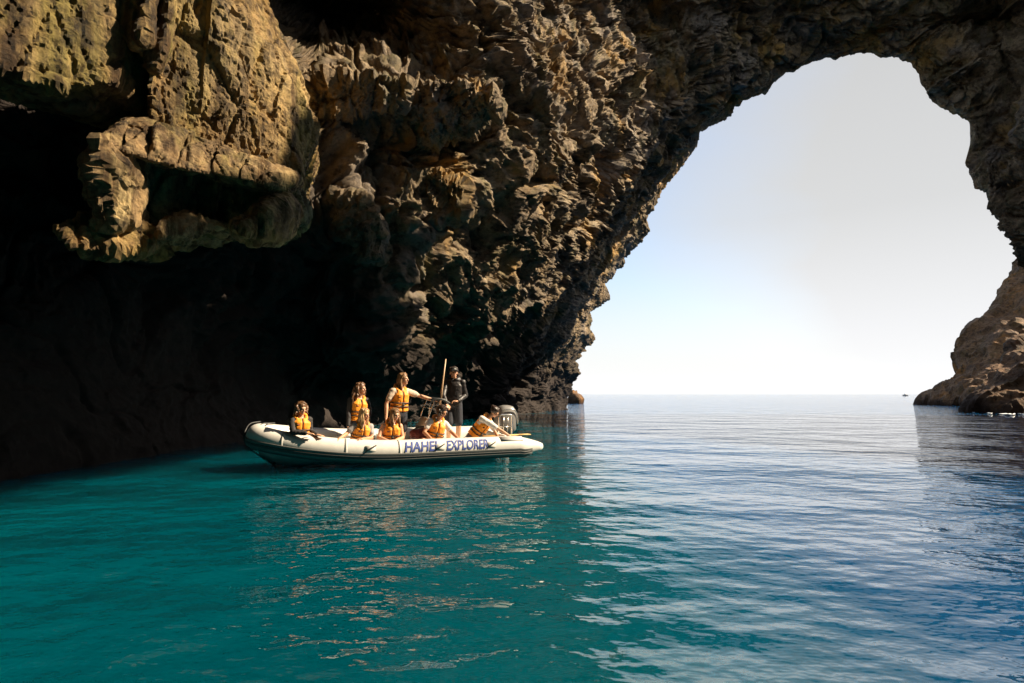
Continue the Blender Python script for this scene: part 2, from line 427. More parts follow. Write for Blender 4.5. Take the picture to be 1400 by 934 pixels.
# added opening out of view aims the sun; its tongue shades the low wall
def inpoly(x, y, poly):
    c = np.zeros(len(x), bool); j = len(poly) - 1
    for i in range(len(poly)):
        xi, yi = poly[i]; xj, yj = poly[j]
        c ^= ((yi > y) != (yj > y)) & (x < (xj - xi) * (y - yi) / (yj - yi + 1e-12) + xi); j = i
    return c
SUN_HOLE = [(-2, 38.5), (12, 37.0), (25, 34.2), (35, 31.4), (43, 29.5), (62, 26), (90, 22), (100, 30), (98, 44), (72, 44.5), (62, 42.6), (55, 40.3), (49, 37.2), (42.6, 35.0), (39.6, 40.6), (43, 44.8), (49, 46.9), (53.2, 46.9), (55, 45.9), (62, 46.5), (72, 48), (64, 60), (40, 68), (5, 66), (-6, 46)]
keep &= ~inpoly(az, el, SUN_HOLE)
quads = quads[keep]
used = np.unique(quads); remap = np.full(len(Vf), -1); remap[used] = np.arange(len(used))
Vf = Vf[used]; quads = remap[quads]
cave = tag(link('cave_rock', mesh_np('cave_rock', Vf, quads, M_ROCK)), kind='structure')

# ------------------------------------------------------------------ sea
def water_material():
    m, nt, b = mat_new('sea_water'); n, l = nt.nodes, nt.links
    geo = n.new('ShaderNodeNewGeometry'); pos = geo.outputs['Position']
    no = n.new('ShaderNodeTexNoise'); no.inputs['Scale'].default_value = 0.12; no.inputs['Detail'].default_value = 4
    l.new(pos, no.inputs['Vector'])
    r = n.new('ShaderNodeValToRGB')
    r.color_ramp.elements[0].position = 0.35; r.color_ramp.elements[0].color = (0.0, 0.041, 0.060, 1)
    r.color_ramp.elements[1].position = 0.68; r.color_ramp.elements[1].color = (0.0, 0.074, 0.098, 1)
    l.new(no.outputs[0], r.inputs[0])
    # turquoise to deep-sea blue; the edge also paints in sky reflection and arch shade
    sep = n.new('ShaderNodeSeparateXYZ'); l.new(pos, sep.inputs[0])
    ln = n.new('ShaderNodeMath'); ln.operation = 'MULTIPLY_ADD'; ln.inputs[1].default_value = -0.035
    l.new(sep.outputs['Y'], ln.inputs[0]); l.new(sep.outputs['X'], ln.inputs[2])
    mr = n.new('ShaderNodeMapRange'); mr.interpolation_type = 'SMOOTHSTEP'
    mr.inputs[1].default_value = 0.2; mr.inputs[2].default_value = 3.2
    l.new(ln.outputs[0], mr.inputs[0])
    mx = n.new('ShaderNodeMixRGB'); mx.inputs[2].default_value = (0.004, 0.050, 0.140, 1)
    l.new(mr.outputs[0], mx.inputs[0]); l.new(r.outputs[0], mx.inputs[1]); l.new(mx.outputs[0], b.inputs['Base Color'])
    b.subsurface_method = 'BURLEY' if hasattr(b, 'subsurface_method') else b.subsurface_method
    b.inputs['Subsurface Weight'].default_value = 1.0; b.inputs['Subsurface Radius'].default_value = (0.3, 2.5, 3.0); b.inputs['Subsurface Scale'].default_value = 1.0
    b.inputs['Roughness'].default_value = 0.015; b.inputs['IOR'].default_value = 1.333
    def wav(scale, st, det, rot=0.0):
        mp = n.new('ShaderNodeMapping'); mp.inputs['Scale'].default_value = st; mp.inputs['Rotation'].default_value = (0, 0, rot)
        l.new(pos, mp.inputs[0])
        t = n.new('ShaderNodeTexNoise'); t.inputs['Scale'].default_value = scale; t.inputs['Detail'].default_value = det
        t.inputs['Roughness'].default_value = 0.5
        l.new(mp.outputs[0], t.inputs['Vector']); return t.outputs[0]
    b1 = n.new('ShaderNodeBump'); b1.inputs['Strength'].default_value = 1.0; b1.inputs['Distance'].default_value = 0.042
    l.new(wav(3.2, (0.85, 1.2, 1), 3, 0.25), b1.inputs['Height'])
    b2 = n.new('ShaderNodeBump'); b2.inputs['Strength'].default_value = 1.0; b2.inputs['Distance'].default_value = 0.38
    l.new(wav(0.35, (0.9, 1.2, 1), 4, -0.3), b2.inputs['Height']); l.new(b1.outputs[0], b2.inputs['Normal'])
    l.new(b2.outputs[0], b.inputs['Normal'])
    return m
M_SEA = water_material()
azs = np.radians(np.concatenate([np.linspace(-180, -55, 40, endpoint=False), np.linspace(-55, 55, 620, endpoint=False), np.linspace(55, 180, 41)]))
# ring spacing grows with distance
rs = [0.3]
while rs[-1] < 9000:
    r0 = rs[-1]; rs.append(r0 + max(0.018, min(r0 * r0 / 620.0, r0 * 0.06)))
rs = np.array(rs)
GX = np.outer(rs, np.sin(azs)); GY = np.outer(rs, np.cos(azs))
def waves(x, y, rr):
    z = np.zeros_like(x)
    cell = np.maximum(rr * rr / 620.0, rr * 0.0031)
    for wl_, amp, dirn, st in ((3.1, 0.013, 0.25, 0.6), (1.45, 0.0090, -0.35, 0.7), (0.72, 0.0058, 0.5, 0.75), (0.36, 0.0026, -0.25, 0.8)):
        c, s = math.cos(dirn), math.sin(dirn)
        a = (c * x + s * y) / wl_ * st; b_ = (-s * x + c * y) / wl_
        pts = np.stack([a.ravel(), b_.ravel(), np.full(a.size, wl_ * 7)], 1)
        v = perlin(pts).reshape(x.shape)
        fade = np.clip((wl_ / 4 - cell) / (wl_ / 4), 0, 1)
        z += amp * v * 1.75 * fade
    return z
GZ = waves(GX, GY, np.repeat(rs[:, None], len(azs), 1))
nr, na = GX.shape
idx = np.arange(nr * na).reshape(nr, na)
quads = np.stack([idx[:-1, :-1], idx[:-1, 1:], idx[1:, 1:], idx[1:, :-1]], -1).reshape(-1, 4)[:, ::-1]
Vw = np.stack([GX, GY, GZ], -1).reshape(-1, 3)
sea = tag(link('sea', mesh_np('sea', Vw, quads, M_SEA, smooth=True)), kind='structure')

# ------------------------------------------------------------------ loose rock bodies (voxel-remeshed, displaced)
def remeshed(bm, voxel, smooth_it=0, name='tmp', smooth_fac=0.6):
    me = bpy.data.meshes.new(name); bm.to_mesh(me); bm.free()
    o = bpy.data.objects.new(name, me); scene.collection.objects.link(o)
    md = o.modifiers.new('r', 'REMESH'); md.mode = 'VOXEL'; md.voxel_size = voxel; md.use_smooth_shade = True
    if smooth_it:
        ms = o.modifiers.new('s', 'SMOOTH'); ms.iterations = smooth_it; ms.factor = smooth_fac
    dg = bpy.context.evaluated_depsgraph_get(); dg.update()
    out = bpy.data.meshes.new_from_object(o.evaluated_get(dg))
    bpy.data.objects.remove(o); bpy.data.meshes.remove(me)
    out.name = name
    return out
def hull_bm(groups):
    bm = bmesh.new()
    for pts in groups:
        vs = [bm.verts.new(p) for p in pts]
        r = bmesh.ops.convex_hull(bm, input=vs)
        junk = [g for g in r['geom_interior'] if isinstance(g, bmesh.types.BMVert)] + [g for g in r['geom_unused'] if isinstance(g, bmesh.types.BMVert)]
        bmesh.ops.delete(bm, geom=list(set(junk)), context='VERTS')
    return bm
def displace_mesh(me, fn):
    n = len(me.vertices); co = np.empty(n * 3, np.float32); me.vertices.foreach_get('co', co); co = co.reshape(-1, 3).astype(float)
    no = np.empty(n * 3, np.float32); me.vertex_normals.foreach_get('vector', no); no = no.reshape(-1, 3).astype(float)
    co2 = fn(co, no)
    me.vertices.foreach_set('co', co2.astype(np.float32).ravel()); me.update()
def slab_fn(amp=1.0, flute=1.0):
    def f(co, no):
        a = fbm(co * 0.7 + 3, 3) * 0.10
        fl = fbm(co * (1.3, 1.3, 0.35) + 8, 4, 0.55, ridged=True) * 0.045 * flute
        f1, f2, idn = worley(co * (1.1, 1.1, 0.6) + 2)
        cr = (idn - 0.5) * 0.14 - np.exp(-((f2 - f1) / 0.06) ** 2) * 0.07
        g1, g2, gid = worley(co * (3.0, 3.0, 1.6) + 5)
        fine = fbm(co * 5, 3, 0.6, ridged=True) * 0.022 + (gid - .5) * 0.045 - np.exp(-((g2 - g1) / 0.08) ** 2) * 0.03
        fine = fine + facet(co * (0.8, 0.8, 0.4) + 3) * .13 + facet(co * (2.2, 2.2, 1.0)) * .045
        return co + no * ((a + fl + cr + fine) * amp)[:, None]
    return f
def mid_fn(co, no):
    h = rock_disp(co, .55); return co + no * (h - np.median(h) - .1)[:, None]
def frustum(front, yf, yb, shrink=0.0):
    """front: list of (px, py[, dy]) corners on the face; runs back to depth yb"""
    pts = []
    for q in front:
        dy = q[2] if len(q) > 2 else 0
        a = P(q[0], q[1], yf + dy); pts.append(a)
        b_ = a + Vector((-0.35, 1, 0.25)).normalized() * (yb - yf); pts.append(b_)
    return pts
def rock_block(groups, voxel, mat=M_SLAB, amp=1.0, flute=1.0, label=None):
    me = remeshed(hull_bm(groups), voxel, name='rock_block'); displace_mesh(me, slab_fn(amp * (1.5 if voxel > .08 else 1), flute))
    me.materials.clear(); me.materials.append(mat)
    me.polygons.foreach_set('use_smooth', np.zeros(len(me.polygons), bool))
    o = link('rock_block', me, cave)
    if label: o['label'] = label
    return o
M_PALE = rock_material('pale_ledge_rock', slab=True, tint=(1.15, 1.05, 0.88))
# upper left block: broad face with a sloping underside
rock_block([frustum([(-140, -120, -.5), (-140, 60, -.5), (0, 92, 0), (78, 122, .5), (150, 112, 1.1), (160, 40, 1.3), (170, -120, 1.3)], 8.6, 11.5)], 0.055,
           label='broad brown rock block with a flaking underside')
rock_block([frustum([(163, -60), (165, 40), (178, 58), (196, 52), (204, 10), (214, -60)], 9.8, 12.0)], 0.05, amp=.6)
rock_block([frustum([(207, -60), (200, 60), (196, 90), (212, 96), (228, 60), (236, -60)], 10.2, 12.4)], 0.05, amp=.6)
# big leaning slab
rock_block([frustum([(246, -90, 0), (222, 30, 0), (204, 110, 0), (206, 166, .1), (240, 182, .5), (330, 208, 1.4), (392, 240, 2.1), (406, 236, 2.3), (430, 170, 2.8), (404, 110, 2.8), (372, 40, 2.6), (330, -90, 2.2)], 10.6, 18)], 0.05,
           label='tall pale slab streaked with yellow and olive')
# thin bright ledge under it
top_e = [(146, 170, .7), (176, 162, .8), (215, 165, .9), (258, 178, 1.3), (300, 192, 1.6), (340, 210, 1.9), (376, 228, 2.2), (408, 243, 2.4)]
bot_e = [(132, 196, 0), (165, 206, .15), (200, 216, .3), (240, 226, .6), (285, 236, 1.0), (325, 244, 1.4), (362, 250, 1.8), (390, 255, 2.1)]
_r = random.Random(4)
for k in range(7):
    j_ = [_r.uniform(-.12, .12) for _ in range(4)]; dz_ = _r.uniform(-3, 3)
    (ax, ay, ad), (bx_, by_, bd) = top_e[k], top_e[k + 1]; (cx_, cy_, cd_), (dx_, dy_, dd_) = bot_e[k + 1], bot_e[k]
    m1 = ((ax + dx_) / 2 + _r.uniform(-4, 4), (ay + dy_) / 2 + dz_, (ad + dd_) / 2 - .12)
    me = remeshed(hull_bm([frustum([(ax + 1, ay, ad + j_[0]), (bx_ - 1, by_, bd + j_[1]), (cx_ - 1, cy_ + dz_, cd_ + j_[2]), (dx_ + 1, dy_ + dz_, dd_ + j_[3]), m1], 9.6, 12.2)]), .032, name='rock_plate')
    displace_mesh(me, slab_fn(.55, 1)); me.materials.clear(); me.materials.append(M_PALE)
    me.polygons.foreach_set('use_smooth', np.zeros(len(me.polygons), bool)); link('rock_plate', me, cave)
rock_block([frustum([(140, 190, .5), (215, 172, 1.3), (300, 200, 2.0), (402, 246, 2.8), (385, 250, 2.6), (225, 220, 1.1)], 9.9, 14)], 0.06, amp=.7)
# pillar below the ledge on its left, and the dim green wall behind
rock_block([frustum([(134, 190, -.1), (160, 196, .3), (186, 208, .9), (188, 240, .9), (172, 262, .6), (176, 304, .7), (138, 304, .1), (130, 240, 0)], 9.3, 14)], 0.045, amp=1.2, mat=M_PALE)
M_MOSS = rock_material('mossy_rock', slab=True, tint=(0.62, 0.80, 0.62))
rock_block([frustum([(176, 210, 0), (232, 216, .5), (236, 270, .5), (226, 314, .6), (186, 314, .2)], 10.8, 19)], 0.05, amp=1.5, mat=M_MOSS)
rock_block([frustum([(228, 214, 0), (296, 222, .8), (302, 262, .9), (292, 312, .9), (232, 316, .2)], 11.2, 19)], 0.05, amp=1.3, mat=M_MOSS, label='mossy green rock panel under the pale ledge')
rock_block([frustum([(300, 226, 0), (398, 256, 1.5), (408, 292, 1.6), (384, 312, 1.4), (306, 314, .2)], 12.4, 19)], 0.05, amp=1.5, mat=M_MOSS)
rock_block([frustum([(78, 312, 0), (96, 300, .3), (150, 300, .8), (190, 304, 1.2), (214, 326, 1.4), (200, 338, 1.2), (150, 342, .5), (100, 338, 0)], 9.3, 13)], 0.045, amp=1.3)
rock_block([frustum([(214, 326, .1), (218, 304, .2), (262, 292, .9), (300, 302, 1.4), (312, 314, 1.5), (262, 322, .9)], 10.2, 14)], 0.045, amp=1.1, mat=M_PALE)
rock_block([frustum([(318, 312, 0), (372, 296, .8), (388, 284, 1.1), (398, 290, 1.3), (384, 312, 1.1), (345, 324, .4)], 10.9, 15)], 0.045, amp=1.1, mat=M_PALE)
# slabs standing out of the mid wall
rock_block([frustum([(455, 262, 0), (500, 268, .2), (528, 320, 1.0), (524, 352, 1.3), (505, 352, 1.0), (470, 318, .4)], 19.0, 23)], 0.085, mat=M_ROCK, amp=1.2)
rock_block([frustum([(418, 128, .3), (448, 106, 0), (520, 104, .5), (556, 116, 1.), (552, 150, 1.2), (480, 158, .8), (424, 146, .4)], 19.2, 24)], 0.085, mat=M_ROCK, amp=1.8)
rock_block([frustum([(572, 118, .2), (620, 108, 0), (676, 124, .6), (684, 150, 1.), (640, 178, 1.2), (590, 182, .9), (560, 160, .6)], 20.6, 26)], 0.09, mat=M_ROCK, amp=2.0)
rock_block([frustum([(570, 250, .2), (600, 236, 0), (636, 250, .6), (630, 290, 1.), (596, 292, 1.2)], 22.6, 27)], 0.09, mat=M_ROCK, amp=2.0)

# ------------------------------------------------------------------ headland outside the arch, on the right
def headland(name, pts_groups, voxel, amp, seed, mat=M_CLIFF, **kw):
    me = remeshed(hull_bm(pts_groups), voxel, name=name)
    def f(co, no):
        q = co + seed
        a = fbm(q * 0.09, 3) * 2.2
        f1, f2, idn = worley(q * (0.22, 0.22, 0.16) + 2)
        g1, g2, gid = worley(q * 0.6 + 1)
        rd = fbm(q * (0.35, 0.35, 0.2), 4, 0.55, ridged=True) * 0.6
        return co + no * ((a + (idn - 0.5) * 1.6 + f1 * 0.8 + g1 * 0.6 + (gid - .5) * .4 + rd) * amp)[:, None]
    displace_mesh(me, f)
    me.materials.clear(); me.materials.append(mat)
    me.polygons.foreach_set('use_smooth', np.zeros(len(me.polygons), bool))
    return tag(link(name, me), **kw)
def prism(front, back_shift=(10, 30, 0), drop=True):
    pts = []
    for x_, y_, d_ in front:
        a = P(x_, y_, d_); pts += [a, a + Vector(back_shift)]
        if drop: b_ = a.copy(); b_.z = -3; pts.append(b_)
    return pts
headland('headland', [
    prism([(1262, 551, 84), (1276, 541, 83), (1292, 530, 82), (1314, 514, 80), (1345, 552, 72), (1300, 555, 80)], (14, 14, -1)),
    prism([(1300, 524, 82), (1316, 508, 82), (1330, 476, 83), (1346, 448, 85), (1366, 418, 86), (1392, 378, 88), (1405, 352, 90), (1470, 270, 92), (1500, 520, 74), (1340, 550, 74)], (30, 14, 0)),
], 0.33, 0.55, 5.0, kind='structure')
headland('headland', [
    prism([(1330, 562, 49), (1338, 545, 49), (1350, 522, 50), (1366, 494, 51), (1388, 470, 52), (1420, 452, 52), (1480, 440, 48), (1500, 556, 44), (1380, 566, 45)], (20, 10, 0)),
], 0.22, 0.40, 21.0, kind='structure')
headland('sea_rock', [prism([(777, 545, 96), (780, 537, 96), (783, 534, 96), (785, 546, 95)], (1.0, 3, 0)), prism([(783, 546, 95), (785, 539, 95), (788, 541, 95), (791, 546, 94)], (1.0, 2, 0))], 0.08, 0.10, 2.0, kind='structure')

# white ribbon standing for the sun glint along the headland's foot
bm = bmesh.new(); _r = random.Random(11); prev = None
for k in range(260):
    px_ = 1322 + k * .45; c = P(px_, 562.3 + (px_ - 1322) * .05 + .9 * math.sin(k * .11) + .5 * math.sin(k * .37), 40); d_ = c - Vector((0, 0, CAMH)); c = Vector((0, 0, CAMH)) + d_ * ((CAMH - .045) / -d_.z)
    w_ = max(.0, _r.gauss(.22, .22)) * (.5 + .5 * math.sin(k * .21 + 1)); row = [bm.verts.new((c.x, c.y - w_ - .01, .03)), bm.verts.new((c.x, c.y, .07)), bm.verts.new((c.x, c.y + w_ + .01, .03))]
    if prev:
        for a in (0, 1): bm.faces.new((prev[a], row[a], row[a + 1], prev[a + 1]))
    prev = row
me = bpy.data.meshes.new('glint_strip'); bm.to_mesh(me); bm.free(); me.materials.append(simple('sun_glint', (.8, .82, .82), .7)); tag(link('glint_strip', me), kind='stuff', label='thin white sun glint painted along the foot of the right hand headland', cat='sun_glint')

# ------------------------------------------------------------------ shape helpers for boat and people
def rot_to(d):
    return Vector(d).normalized().to_track_quat('Z', 'Y').to_matrix()
def add_loft(bm, rings, caps=True):
    vr = [[bm.verts.new(p) for p in r] for r in rings]
    n = len(rings[0])
    for a, b in zip(vr[:-1], vr[1:]):
        for i in range(n): bm.faces.new((a[i], a[(i + 1) % n], b[(i + 1) % n], b[i]))
    if caps:
        bm.faces.new(vr[0][::-1]); bm.faces.new(vr[-1])
    return vr
def add_cap(bm, a, b, ra, rb, seg=12):
    """closed tapered capsule"""
    a, b = Vector(a), Vector(b); d = b - a
    if d.length < 1e-6: d = Vector((0, 0, 1e-4))
    M = rot_to(d); dn = d.normalized(); rings = []
    for t in (-80, -50, -20, 0):
        t = math.radians(t); rings.append((a + dn * ra * math.sin(t), ra * math.cos(t)))
    for t in (0, 20, 50, 80):
        t = math.radians(t); rings.append((b + dn * rb * math.sin(t), rb * math.cos(t)))
    add_loft(bm, [[c + M @ Vector((r * math.cos(2 * math.pi * i / seg), r * math.sin(2 * math.pi * i / seg), 0)) for i in range(seg)] for c, r in rings])
def add_ell(bm, c, r, M=None, seg=14, rg=9):
    c = Vector(c); M = M or Matrix.Identity(3); rings = []
    for k in range(rg):
        t = math.radians(-84 + 168 * k / (rg - 1)); z, q = math.sin(t), math.cos(t)
        rings.append([c + M @ Vector((r[0] * q * math.cos(2 * math.pi * i / seg), r[1] * q * math.sin(2 * math.pi * i / seg), r[2] * z)) for i in range(seg)])
    add_loft(bm, rings)
def add_chain(bm, pts, rads, seg=12):
    for i in range(len(pts) - 1): add_cap(bm, pts[i], pts[i + 1], rads[i], rads[i + 1], seg)
def add_box(bm, c, s, M=None, bev=0.0):
    M = M or Matrix.Identity(3); c = Vector(c)
    vs = [bm.verts.new(c + M @ Vector((sx * s[0] / 2, sy * s[1] / 2, sz * s[2] / 2))) for sx in (-1, 1) for sy in (-1, 1) for sz in (-1, 1)]
    fs = [bm.faces.new([vs[i] for i in q]) for q in ((0, 1, 3, 2), (4, 6, 7, 5), (0, 4, 5, 1), (2, 3, 7, 6), (0, 2, 6, 4), (1, 5, 7, 3))]
    if bev: bmesh.ops.bevel(bm, geom=list({e for f in fs for e in f.edges}), offset=bev, segments=3, affect='EDGES')
def add_pipe(bm, pts, r, seg=8, closed=False):
    """round tube through points, parallel frames; r number or list"""
    pts = [Vector(p) for p in pts]; n = len(pts); rings = []
    up = Vector((0.13, 0.2, 1)).normalized()
    for i, p in enumerate(pts):
        a = pts[(i - 1) % n] if closed or i > 0 else p; b = pts[(i + 1) % n] if closed or i < n - 1 else p
        t = (b - a).normalized(); x = up.cross(t)
        if x.length < 1e-3: x = Vector((1, 0, 0)).cross(t)
        x.normalize(); y = t.cross(x); rr = r[i] if isinstance(r, (list, tuple)) else r
        rings.append([p + (x * math.cos(2 * math.pi * k / seg) + y * math.sin(2 * math.pi * k / seg)) * rr for k in range(seg)])
    if closed: rings.append([v.copy() for v in rings[0]])
    add_loft(bm, rings, caps=not closed)
    if closed: bmesh.ops.remove_doubles(bm, verts=bm.verts, dist=1e-5)
def finish(name, bm, mat, parent=None, smooth=True):
    bmesh.ops.recalc_face_normals(bm, faces=bm.faces)
    me = bpy.data.meshes.new(name); bm.to_mesh(me); bm.free()
    if smooth: me.polygons.foreach_set('use_smooth', np.ones(len(me.polygons), bool))
    me.materials.append(mat); return link(name, me, parent)
def spline(pts, n=8):
    pts = [Vector(p) for p in pts]; out = []
    for i in range(len(pts) - 1):
        p0, p1, p2, p3 = pts[max(i - 1, 0)], pts[i], pts[i + 1], pts[min(i + 2, len(pts) - 1)]
        for k in range(n):
            t = k / n
            out.append(0.5 * ((2 * p1) + (p2 - p0) * t + (2 * p0 - 5 * p1 + 4 * p2 - p3) * t * t + (3 * p1 - p0 - 3 * p2 + p3) * t ** 3))
    out.append(pts[-1]); return out
def empty(name, loc=(0, 0, 0)):
    o = bpy.data.objects.new(name, None); scene.collection.objects.link(o); o.location = loc; o.empty_display_size = 0.2
    return o

# ------------------------------------------------------------------ the inflatable boat
YAW = math.atan2(0.447, 0.894); HEEL = math.radians(3.7)
B0 = Vector((-3.0, 12.9, 0.395))
XL, YL = Vector((math.cos(YAW), math.sin(YAW), 0)), Vector((-math.sin(YAW), math.cos(YAW), 0))
def BP(px, py, yl):
    """photograph ray cut with the upright plane that runs along the boat at lateral offset yl"""
    k = (px - PW / 2) / FPX
    r = P(px, py, 1.0) - Vector((0, 0, CAMH)); k = r.x / r.y
    X0, Y0 = B0.x + YL.x * yl, B0.y + YL.y * yl
    xl = (k * Y0 - X0) / (XL.x - k * XL.y)
    Y = Y0 + XL.y * xl
    return Vector((0, 0, CAMH)) + r * Y
boat = empty('inflatable_boat', B0)
boat.rotation_euler = (HEEL, 0, YAW)
boat.rotation_mode = 'XYZ'
tag(boat, 'white inflatable tour boat crowded with passengers in yellow life jackets', 'inflatable boat')
BM = Matrix.Translation(B0) @ (Matrix.Rotation(YAW, 4, 'Z') @ Matrix.Rotation(HEEL, 4, 'X'))
boat.matrix_world = BM
def BW(p): return BM @ Vector(p)
M_TUBE = simple('tube_fabric', (0.66, 0.635, 0.59), 0.42, noise=0.06, scale=6, bump=0.15)
M_STRAKE = simple('strake_rubber', (0.055, 0.055, 0.055), 0.5, noise=0.2)
M_STRAKE2 = simple('strake_grey', (0.13, 0.13, 0.125), 0.5, noise=0.15)
M_HULL = simple('hull_gelcoat', (0.60, 0.66, 0.62), 0.3, noise=0.08, scale=4)
M_PATCH = simple('patch_grey', (0.50, 0.48, 0.44), 0.6, noise=0.08)
M_BLUE = simple('letter_blue', (0.045, 0.075, 0.28), 0.5, noise=0.15)
M_BLACK = simple('black_rubber', (0.02, 0.02, 0.02), 0.5)
M_STEEL = simple('steel_rail', (0.75, 0.72, 0.66), 0.22, metal=0.9, noise=0.05)
M_WHITE = simple('console_white', (0.78, 0.76, 0.70), 0.35, noise=0.05)
M_DECK = simple('deck_grey', (0.38, 0.37, 0.35), 0.7, noise=0.15)
M_COWL = simple('cowl_grey', (0.22, 0.21, 0.20), 0.32, noise=0.08)
M_WOOD = simple('varnished_wood', (0.62, 0.36, 0.10), 0.45, noise=0.2, scale=12)
M_AERIAL = simple('aerial_tan', (0.75, 0.50, 0.30), 0.4)
TR = 0.235
def tube_side(sgn, n_curve=44):
    pts = []
    for x in np.linspace(3.62, 3.05, 6): pts.append((x, -1.0 * sgn, -0.02, 0.07 + (TR - 0.07) * ((3.62 - x) / 0.57) ** 0.8))
    for x in np.linspace(2.95, 0.55, 16): pts.append((x, -1.0 * sgn, 0.0, TR))
    for k in range(1, n_curve + 1):
        t = k / n_curve * math.pi / 2
        x = 0.55 - 2.88 * math.sin(t) ** 1.15; y = -sgn * max(0, math.cos(t)) ** 0.80
        z = 0.27 * math.sin(t) ** 2.6
        pts.append((x, y, z, TR))
    return pts
near_side, far_side = tube_side(1), tube_side(-1)
path = near_side + far_side[::-1][1:]
def sweep(path, prof, close_prof=True):
    """prof(i, r) -> list of (out, up) offsets; out points away from the boat's middle"""
    rings = []
    n = len(path)
    for i, (x, y, z, r) in enumerate(path):
        a, b = path[max(i - 1, 0)], path[min(i + 1, n - 1)]
        t = Vector((b[0] - a[0], b[1] - a[1], 0)).normalized(); o = Vector((t.y, -t.x, 0))
        o = -o if i < 0 else o
        rings.append([Vector((x, y, z)) + o * q[0] + Vector((0, 0, q[1])) for q in prof(i, r)])
    return rings
# direction check: on the near side travelling to the bow (-x) the outward side is -y
_t = Vector((-1, 0, 0)); OUT = 1 if Vector((_t.y, -_t.x, 0)).y < 0 else -1
bm = bmesh.new()
add_loft(bm, sweep(path, lambda i, r: [(OUT * r * math.sin(2 * math.pi * k / 28), r * math.cos(2 * math.pi * k / 28)) for k in range(28)]))
finish('tube', bm, M_TUBE, boat)
def arc_band(a0, a1, lift, n=5):
    """strip proud of the tube between angles (deg from the top, outward)"""
    def f(i, r):
        outer = [(OUT * (r + lift) * math.sin(math.radians(a)), (r + lift) * math.cos(math.radians(a))) for a in np.linspace(a0, a1, n)]
        inner = [(OUT * (r - 0.01) * math.sin(math.radians(a)), (r - 0.01) * math.cos(math.radians(a))) for a in np.linspace(a1, a0, n)]
        return outer + inner
    return f
for a0, a1, lf, mt in ((90, 103, 0.020, M_STRAKE2), (104, 114, 0.030, M_STRAKE), (115, 128, 0.036, M_STRAKE2), (129, 146, 0.024, M_STRAKE)):
    bm = bmesh.new(); add_loft(bm, sweep(path[3:-3], arc_band(a0, a1, lf))); finish('rubbing_strake', bm, mt, boat)
# seams round the tube
def hoop(i, w, lift, a0, a1, name, mat):
    x, y, z, r = path[i]; a, b = path[i - 1], path[i + 1]
    t = Vector((b[0] - a[0], b[1] - a[1], b[2] - a[2])).normalized(); o = Vector((t.y, -t.x, 0)).normalized() * OUT
    c = Vector((x, y, z)); bm = bmesh.new(); rings = []
    for s, rr in ((-w / 2, r - .004), (-w / 2, r + lift), (w / 2, r + lift), (w / 2, r - .004)):
        rings.append([c + t * s + (o * math.sin(math.radians(q)) + Vector((0, 0, math.cos(math.radians(q))))) * rr for q in np.linspace(a0, a1, 24)])
    vr = [[bm.verts.new(p) for p in rg] for rg in rings]
    for a_, b_ in zip(vr, vr[1:] + vr[:1]):
        for k in range(23): bm.faces.new((a_[k], a_[k + 1], b_[k + 1], b_[k]))
    return finish(name, bm, mat, boat)
for i in (25, 36, 50): hoop(i, 0.05, 0.004, -60, 97, 'seam_tape', M_PATCH)
# hull: a V bottom under the tubes
bm = bmesh.new(); rings = []
for x, hw, kz, cz in ((2.75, .93, -.45, -.12), (1.5, .95, -.46, -.12), (0.4, .93, -.45, -.12), (-.5, .86, -.42, -.09), (-1.2, .70, -.36, -.04), (-1.6, .52, -.40, .0), (-2.02, .26, -.30, .10), (-2.32, .03, -.10, .16)):
    rings.append([(x, -hw, cz + .1), (x, -hw, cz), (x, -hw * .55, (cz + kz) * .5 - .04), (x, 0, kz), (x, hw * .55, (cz + kz) * .5 - .04), (x, hw, cz), (x, hw, cz + .1)])
add_loft(bm, rings); finish('hull', bm, M_HULL, boat)
bm = bmesh.new()
add_loft(bm, [[(x, -hw, -.14), (x, hw, -.14), (x, hw, -.09), (x, -hw, -.09)] for x, hw in ((2.7, .86), (.5, .86), (-.6, .78), (-1.5, .48), (-1.95, .15))])
finish('deck', bm, M_DECK, boat, smooth=False)
bm = bmesh.new(); add_box(bm, (2.76, 0, .02), (.07, 1.7, .42), bev=.015); finish('transom', bm, M_WHITE, boat)
# seat thwart boxes
for x in (-.55, .35):
    bm = bmesh.new(); add_box(bm, (x, .35, .02), (.34, .9, .24), bev=.03); finish('bench', bm, M_WHITE, boat)
# handles with chafe patches on the near and far tube
def tube_pt(x, ang_, lift=0.0, side=-1):
    a = math.radians(ang_); return Vector((x, side * (1.0 + (TR + lift) * math.sin(a)), (TR + lift) * math.cos(a)))
for sd in (-1, 1):
    for x in (-.35, 1.07, 2.24):
        side = sd
        if x < .5:
            j = min(range(len(path)), key=lambda q: abs(path[q][0] - x) + (0 if path[q][1] * sd > 0 else 9)); py_ = path[j][1]; pz_ = path[j][2]
        else: py_, pz_ = sd * 1.0, 0.0
        def tp(dx, ang_, lift):
            a = math.radians(ang_); return Vector((x + dx, py_ + sd * (TR + lift) * math.sin(a), pz_ + (TR + lift) * math.cos(a)))
        bm = bmesh.new()
        vr = [[tp(dx, q, .008) for q in (52, 62, 72, 82)] for dx in (-.10, 0.0, .10)]
        lo = [[tp(dx, q, -.006) for q in (82, 72, 62, 52)] for dx in (-.10, 0.0, .10)]
        add_loft(bm, [a_ + b_ for a_, b_ in zip(vr, lo)]); hp = finish('handle_patch', bm, M_PATCH, boat)
        bm = bmesh.new()
        add_pipe(bm, spline([tp(-.11, 84, .01), tp(-.07, 75, .035), tp(0.0, 67, .042), tp(.07, 59, .035), tp(.11, 53, .01)], 5), .012)
        finish('carry_handle', bm, M_BLACK, hp)
